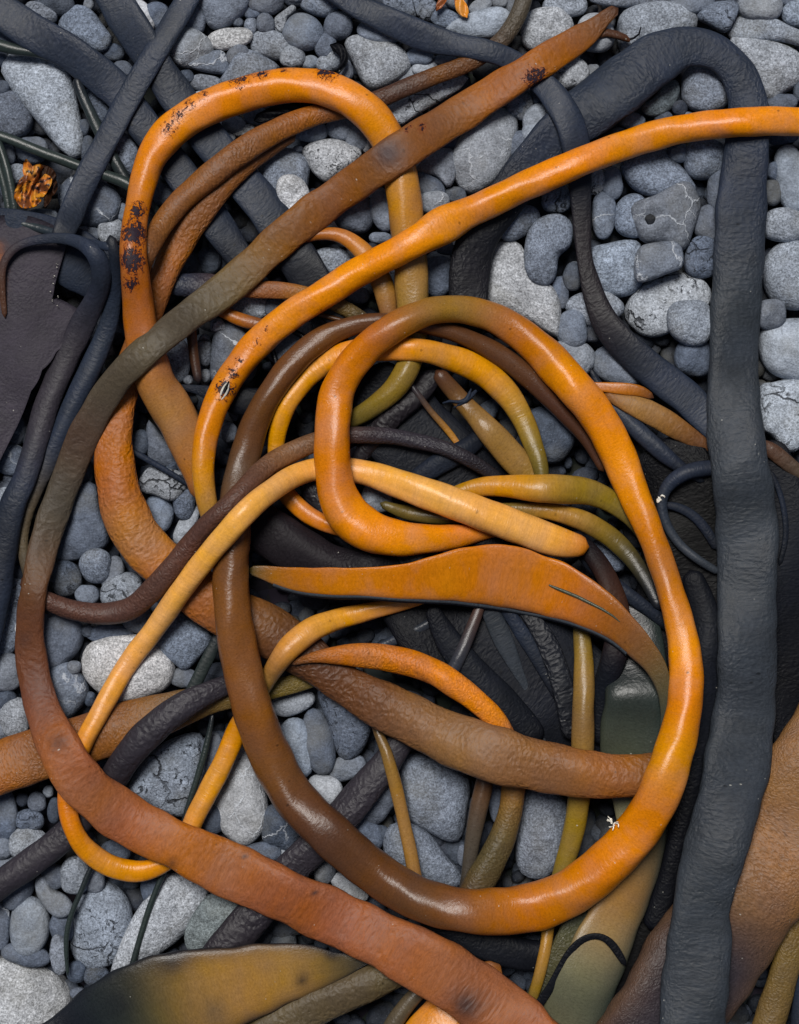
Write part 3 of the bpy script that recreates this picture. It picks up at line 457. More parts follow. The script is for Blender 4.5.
X, Y, Wd, Ly = ALL[:, 0], ALL[:, 1], ALL[:, 2], ALL[:, 3]
for i in range(len(ALL)):
    dx = X - X[i]; dy = Y - Y[i]; R = (Wd + Wd[i]) / 2
    dd = dx * dx + dy * dy
    ok = (dd < (R * 0.97) ** 2) & (Ly < Ly[i] - 0.04) & ((SID != SID[i]) | (np.abs(IDX - IDX[i]) > 25))
    j = np.nonzero(ok)[0]
    if len(j):
        q = np.sqrt(np.clip(1 - dd[j] / R[j] ** 2, 0, 1)) * (TH[j] + TH[i]) / 2 * 1.0
        hi.append(np.full(len(j), i)); lo.append(j); req.append(q)
hi = np.concatenate(hi); lo = np.concatenate(lo); req = np.concatenate(req)
floor = TH * 0.5 - 1.0
z = Ly * 14 + floor
seg = [(s['o'], s['o'] + len(s['C'])) for s in STR]
def smooth(z, k):
    for a, b in seg:
        v = z[a:b]
        for _ in range(k):
            w_ = v.copy(); w_[1:-1] = 0.25 * v[:-2] + 0.5 * v[1:-1] + 0.25 * v[2:]
            if len(v) > 3: w_[0] = (v[0] + v[1]) / 2; w_[-1] = (v[-1] + v[-2]) / 2
            v = w_
        z[a:b] = v
    return z
for it in range(160):
    z -= 1.2
    z = smooth(z, 12)
    for _ in range(3): np.maximum.at(z, hi, z[lo] + req)
    z = np.maximum(z, floor)
for _ in range(3):
    z = smooth(z, 3)
    for _ in range(4): np.maximum.at(z, hi, z[lo] + req)
z = smooth(z, 40)
for _ in range(2):
    np.maximum.at(z, hi, z[lo] + req * .8); z = smooth(z, 6)
for s in STR: s['z'] = z[s['o']:s['o'] + len(s['C'])] + (7 if s['short'] == 'flat orange blade' else 0)
print('kelp stack height max', z.max())

# ---------------------------------------------------------------- kelp: mesh
RING = 28
def strand_mesh(s):
    C, zc = s['C'], s['z']; n = len(C)
    xy = C[:, :2]; ta = np.gradient(xy, axis=0); tl = np.hypot(ta[:, 0], ta[:, 1]) + 1e-6; ta /= tl[:, None]
    nx, ny = -ta[:, 1], ta[:, 0]                      # to one side in plan
    ds = np.hypot(*np.diff(xy, axis=0).T); arc = np.concatenate([[0], np.cumsum(ds)])
    w_, th = C[:, 2].copy(), s['T'].copy()
    r1, r2, r3 = rng.uniform(0, 6.28, 3); lf = s.get('lump', .012)
    wob = 1 + lf * (np.sin(arc / 17 + r1) + 0.7 * np.sin(arc / 7.3 + r2) + np.sin(arc / 41 + r3))
    w_ *= wob
    # rounded ends
    er = np.minimum(w_[0] * .5, 14), np.minimum(w_[-1] * .5, 14)
    cap = np.minimum(np.sqrt(np.clip(1 - np.clip(1 - arc / er[0], 0, 1) ** 2, 0, 1)), np.sqrt(np.clip(1 - np.clip(1 - (arc[-1] - arc) / er[1], 0, 1) ** 2, 0, 1)))
    cap = np.maximum(cap, 0.12)
    w_ *= cap; th = th * np.maximum(cap, .3)
    a = np.linspace(0, 2 * np.pi, RING, endpoint=False) - np.pi / 2      # seam underneath
    fl = C[:, 4]
    ex = np.where(fl < 0.4, 0.74, np.where(fl < .5, .86, 1.0))[:, None]
    ca, sa = np.cos(a)[None], np.sin(a)[None]
    ox = np.sign(ca) * np.abs(ca) ** ex; oz = np.sign(sa) * np.abs(sa) ** ex
    # shallow uneven skin
    rr = rng.uniform(0, 6.28, 4)
    A_ = arc[:, None]; aa = a[None]
    skin = 1 + 0.012 * (np.sin(A_ / 9 + 2 * aa + rr[0]) + np.sin(A_ / 21 - 3 * aa + rr[1]) + np.sin(A_ / 5.1 + 5 * aa + rr[2]))
    hx = ox * w_[:, None] / 2 * skin; hz = oz * th[:, None] / 2 * skin
    if lf > .05: hz = hz + np.sin(A_ / 4 + aa * 3 + rr[3]) * 2.0
    tw = rng.uniform(0, 6.28, 2)
    if s.get('roll') is None and np.median(fl) <= .5: tws = 9 * np.sin(arc / 60 + tw[0]) + 6 * np.sin(arc / 23 + tw[1])
    else: tws = np.full(n, float(s.get('roll', 0)))
    ro = np.radians(tws * np.minimum(1, w_ / 30))[:, None]
    hz = hz * (1 + .13 * np.sin(2 * aa + A_ / 30 + tw[1]) * np.clip(w_[:, None] / 40, 0, 1))
    hx, hz = hx * np.cos(ro) - hz * np.sin(ro), hx * np.sin(ro) + hz * np.cos(ro)
    # slope of the path tips the ring over
    sl = np.gradient(zc) / np.maximum(np.gradient(arc), 1e-3); sl = np.clip(sl, -1.2, 1.2)
    cs = 1 / np.sqrt(1 + sl ** 2)
    px = xy[:, 0][:, None] + nx[:, None] * hx - ta[:, 0][:, None] * hz * (sl * cs)[:, None]
    py = xy[:, 1][:, None] + ny[:, None] * hx - ta[:, 1][:, None] * hz * (sl * cs)[:, None]
    pz = zc[:, None] + hz * cs[:, None]
    k = ((CAMH - zc) / CAMH)[:, None]
    V = np.stack([(px - CX) * k * U, (CY - py) * k * U, pz * U], -1)
    i = np.arange(n - 1)[:, None]; j = np.arange(RING)[None]; j2 = (j + 1) % RING
    F = np.stack(np.broadcast_arrays(i * RING + j, i * RING + j2, (i + 1) * RING + j2, (i + 1) * RING + j), -1).reshape(-1, 4)
    # uv
    cw = np.median(C[:, 2]) * 2.6 / 100
    u0 = np.broadcast_to(j / RING * cw, (n - 1, RING)); u1 = np.broadcast_to((j + 1) / RING * cw, (n - 1, RING))
    v0 = np.broadcast_to(arc[:-1, None] / 100, (n - 1, RING)); v1 = np.broadcast_to(arc[1:, None] / 100, (n - 1, RING))
    UV = np.stack([np.stack([u0, v0], -1), np.stack([u1, v0], -1), np.stack([u1, v1], -1), np.stack([u0, v1], -1)], 2).reshape(-1, 2)
    # colour
    col = np.repeat(C[:, None, 5:8], RING, 1).copy()
    if 'edgecol' in s:
        kc, pw, st, side = s['edgecol']; e = np.abs(np.broadcast_to(ca, (n, RING))) ** pw * st
        dirx = nx[:, None] * ca; diry = ny[:, None] * ca
        if side == 'down': e = e * (diry > 0.1)
        if side == 'right': e = np.clip(ca * nx[:, None] + 0.15, 0, 1) ** 1.2 * st + 0 * e
        col = col * (1 - e[..., None]) + PAL[kc] * e[..., None]
    bl = np.zeros((n, RING))
    for (bx, by, br, bs) in s.get('blem', []):
        dd = np.hypot(px - bx, py - by); bl = np.maximum(bl, bs * np.clip(1.25 - dd / br, 0, 1))
    for (bx, by, br, bs, kc) in s.get('soft', []):
        dd = np.hypot(px - bx, py - by); f = (bs * np.exp(-(dd / br) ** 2 * 1.4))[..., None]
        col = col * (1 - f) + PAL[kc] * f
    V = V.reshape(-1, 3)
    caps = [tuple(range(RING))[::-1], tuple((n - 1) * RING + q for q in range(RING))]
    return V, F, UV, col.reshape(-1, 3), bl.reshape(-1), caps

def make_mesh(name, V, F, mat, UV=None, col=None, bl=None, caps=(), smooth=True):
    me = bpy.data.meshes.new(name)
    nf = len(F); nl = F.size + sum(len(c) for c in caps)
    me.vertices.add(len(V)); me.vertices.foreach_set('co', np.asarray(V, np.float32).ravel())
    k = F.shape[1]
    loops = np.concatenate([F.ravel()] + [np.array(c) for c in caps]).astype(np.int32)
    starts = list(range(0, F.size, k)); p = F.size
    for c in caps: starts.append(p); p += len(c)
    me.loops.add(nl); me.loops.foreach_set('vertex_index', loops)
    me.polygons.add(len(starts)); me.polygons.foreach_set('loop_start', np.array(starts, np.int32))
    me.update(calc_edges=True)
    me.polygons.foreach_set('use_smooth', np.full(len(starts), smooth))
    if UV is not None:
        ul = me.uv_layers.new(name='UVMap'); full = np.zeros((nl, 2), np.float32); full[:len(UV)] = UV
        ul.data.foreach_set('uv', full.ravel())
    if col is not None:
        ca = me.color_attributes.new('Col', 'FLOAT_COLOR', 'POINT')
        ca.data.foreach_set('color', np.hstack([col, np.ones((len(col), 1))]).astype(np.float32).ravel())
    if bl is not None:
        at = me.attributes.new('blem', 'FLOAT', 'POINT'); at.data.foreach_set('value', bl.astype(np.float32))
    me.materials.append(mat); me.validate(); return me

def set_origin(o):
    """origin at the underside middle of the mesh"""
    me = o.data; n = len(me.vertices); co = np.empty(n * 3, np.float32); me.vertices.foreach_get('co', co); co = co.reshape(-1, 3)
    c = (co.min(0) + co.max(0)) / 2; c[2] = co[:, 2].min()
    me.vertices.foreach_set('co', (co - c).ravel()); me.update(); o.location = c.tolist()

def part(name, V, F, mat, parent, col, UV=None, label=None, smooth=True):
    V = np.asarray(V, float) - np.array(parent.location)
    if UV is None and mat in KM.values():
        F_ = np.asarray(F); UV = (V[F_.ravel()][:, :2]) / U / 100
    me = make_mesh(name, V, np.asarray(F), mat, UV, np.repeat(col[None], len(V), 0) if col.ndim == 1 else col)
    o = link(bpy.data.objects.new(name, me)); o.parent = parent
    if label: o['label'] = label
    return o

for s in STR:
    if 'sheet' in s: continue
    V, F, UV, col, bl, caps = strand_mesh(s)
    me = make_mesh(s['name'], V, F, KM[s['mat']], UV, col, bl, caps)
    o = link(bpy.data.objects.new(s['name'], me)); set_origin(o)
    o['label'] = s['label']; o['category'] = s['cat']
    s['obj'] = o
BY = {s['short']: s for s in STR}

def surf(s, x, y):
    """height of the skin of strand s at a plan position, plus heading"""
    C = s['C']; dd = np.hypot(C[:, 0] - x, C[:, 1] - y); i = int(dd.argmin())
    q = max(0, 1 - (dd[i] / (C[i, 2] / 2)) ** 2) ** .5
    j = min(i + 1, len(C) - 1); h = math.atan2(C[j, 1] - C[j - 1, 1], C[j, 0] - C[j - 1, 0])
    return s['z'][i] + s['T'][i] / 2 * q, h, i

def tube(path, ring=10):
    """small tapered tube along (x, y, z, radius) in beach units -> world verts, faces"""
    P = np.array(path, float); n = len(P); t = np.gradient(P[:, :3], axis=0); t /= np.linalg.norm(t, axis=1)[:, None] + 1e-9
    up = np.array([0, 0, 1.0]); side = np.cross(t, up); side /= np.linalg.norm(side, axis=1)[:, None] + 1e-9; u2 = np.cross(side, t)
    a = np.linspace(0, 2 * np.pi, ring, endpoint=False)
    Q = P[:, None, :3] + P[:, None, 3:4] * (np.cos(a)[None, :, None] * side[:, None] + np.sin(a)[None, :, None] * u2[:, None])
    V = np.array([W(*v) for v in Q.reshape(-1, 3)])
    i = np.arange(n - 1)[:, None]; j = np.arange(ring)[None]; j2 = (j + 1) % ring
    F = np.stack(np.broadcast_arrays(i * ring + j, (i + 1) * ring + j, (i + 1) * ring + j2, i * ring + j2), -1).reshape(-1, 4)
    return V, F

# parts that sit on single strands
b1 = BY['long rust brown stipe']
zt = surf(b1, 598, 26)[0] - 6
V, F = tube([(586, 34, zt - 3, 7), (597, 34, zt - 2, 5.5), (607, 33, zt - 3, 4.6), (617, 35, zt - 3, 4.3), (625, 38, zt - 4, 3.8), (630, 41, zt - 5, 1.6)], 14)
part('side_branch', V, F, KM['fine'], b1['obj'], PAL['n'])
V, F = tube([(628, 40, zt - 5, 1.2), (634, 38, zt - 3, 1.1), (639, 34, zt, 1.0), (641, 27, zt + 3, .6)], 8)
part('tendril', V, F, KM['black'], b1['obj'], PAL['D'])
o2 = BY['bright orange stipe']
for sgn in (-1, 1):                                   # lips of the split in the skin
    path = []
    for t in np.linspace(0, 1, 9):
        x = 220 + 9 * t + sgn * 2.6 * math.sin(math.pi * t) * .93; y = 401 - 20 * t + sgn * 2.6 * math.sin(math.pi * t) * .4
        path.append((x, y, surf(o2, x, y)[0] + .4, .45 + .75 * math.sin(math.pi * t)))
    V, F = tube(path, 8); part('scar_lip', V, F, SM['s'], o2['obj'], PAL['W'] * .6)
xs = np.linspace(0, 1, 7)
path = [(220 + 9 * t, 401 - 20 * t, surf(o2, 224, 391)[0] - 1.4, .5 + 2.2 * math.sin(math.pi * t)) for t in xs]
V, F = tube(path, 10); part('scar', V, F, KM['black'], o2['obj'], PAL['Z'])
g = BY['big orange ring']
def squiggle(s, x0, y0, n, r, name, colr, rad=.55, label=None):
    rs = random.Random(int(x0))
    for q in range(n):
        a0 = rs.uniform(0, 6.28); x = x0 + rs.uniform(-r, r) * .6; y = y0 + rs.uniform(-r, r) * .6; path = []
        for t in range(7):
            path.append((x, y, surf(s, x, y)[0] + .5 + rs.uniform(0, .8), rad * (1 if 0 < t < 6 else .4)))
            a0 += rs.uniform(-1.1, 1.1); x += math.cos(a0) * r * .28; y += math.sin(a0) * r * .28
        V, F = tube(path, 6); part(name, V, F, SM['s'], s['obj'], colr, label=label)
squiggle(g, 613, 823, 9, 4.2, 'worm_tube', PAL['W'])
squiggle(BY['small black ring'], 660, 497, 5, 3.5, 'white_speck', PAL['W'], .9)
# knot of ribbon on the tan stub
ks = BY['tan knotted stub']; zz = surf(ks, 466, 400)[0]
V, F = tube([(455, 407, zz - 6, 1.5), (460, 404, zz - 1, 2.4), (466, 400, zz + 1.5, 2.8), (472, 395, zz - 1, 2.4), (476, 391, zz - 6, 1.6)], 10)
part('ribbon_knot', V, F, KM['black'], ks['obj'], PAL['K'])
V, F = tube([(466, 400, zz + 1, 2.2), (459, 402, zz + 1, 1.8), (450, 401, zz - 3, 1.4), (443, 403, zz - 8, .8)], 8)
part('ribbon_end', V, F, KM['black'], ks['obj'], PAL['K'])
V, F = tube([(466, 400, zz + 1, 2.4), (469, 395, zz + 2, 2.0), (471, 389, zz - 1, .7)], 8)
part('ribbon_end', V, F, KM['black'], ks['obj'], PAL['K'])
# the greenish fold along the flat orange blade
fb = BY['flat orange blade']
pth = [(549, 585), (556, 588), (566, 592), (578, 597), (590, 603), (602, 609), (613, 616), (620, 622)]
V, F = tube([(x, y, surf(fb, x, y)[0] + 1.0, r) for (x, y), r in zip(pth, (.8, 1.5, 1.8, 1.8, 1.7, 1.5, 1.1, .5))], 10)
part('fold', V, F, KM['smooth'], fb['obj'], PAL['L'])
Cf = fb['C']; tf = np.gradient(Cf[:, :2], axis=0); tf /= np.hypot(*tf.T)[:, None]; path = []
for q in range(6, len(Cf) - 22, 2):
    hw = Cf[q, 2] / 2; rl = math.radians(14) * min(1, Cf[q, 2] / 30)
    path.append((Cf[q, 0] - tf[q, 1] * hw * .985, Cf[q, 1] + tf[q, 0] * hw * .985, fb['z'][q] - hw * math.sin(rl) - .4, 1.9))
V, F = tube(path, 10); part('dark_rim', V, F, KM['black'], fb['obj'], PAL['S'])
V, F = tube([(x, y + 1.6, z_ - 2.2, 1.5) for x, y, z_, _ in path], 10); part('dark_rim', V, F, KM['black'], fb['obj'], PAL['k'])

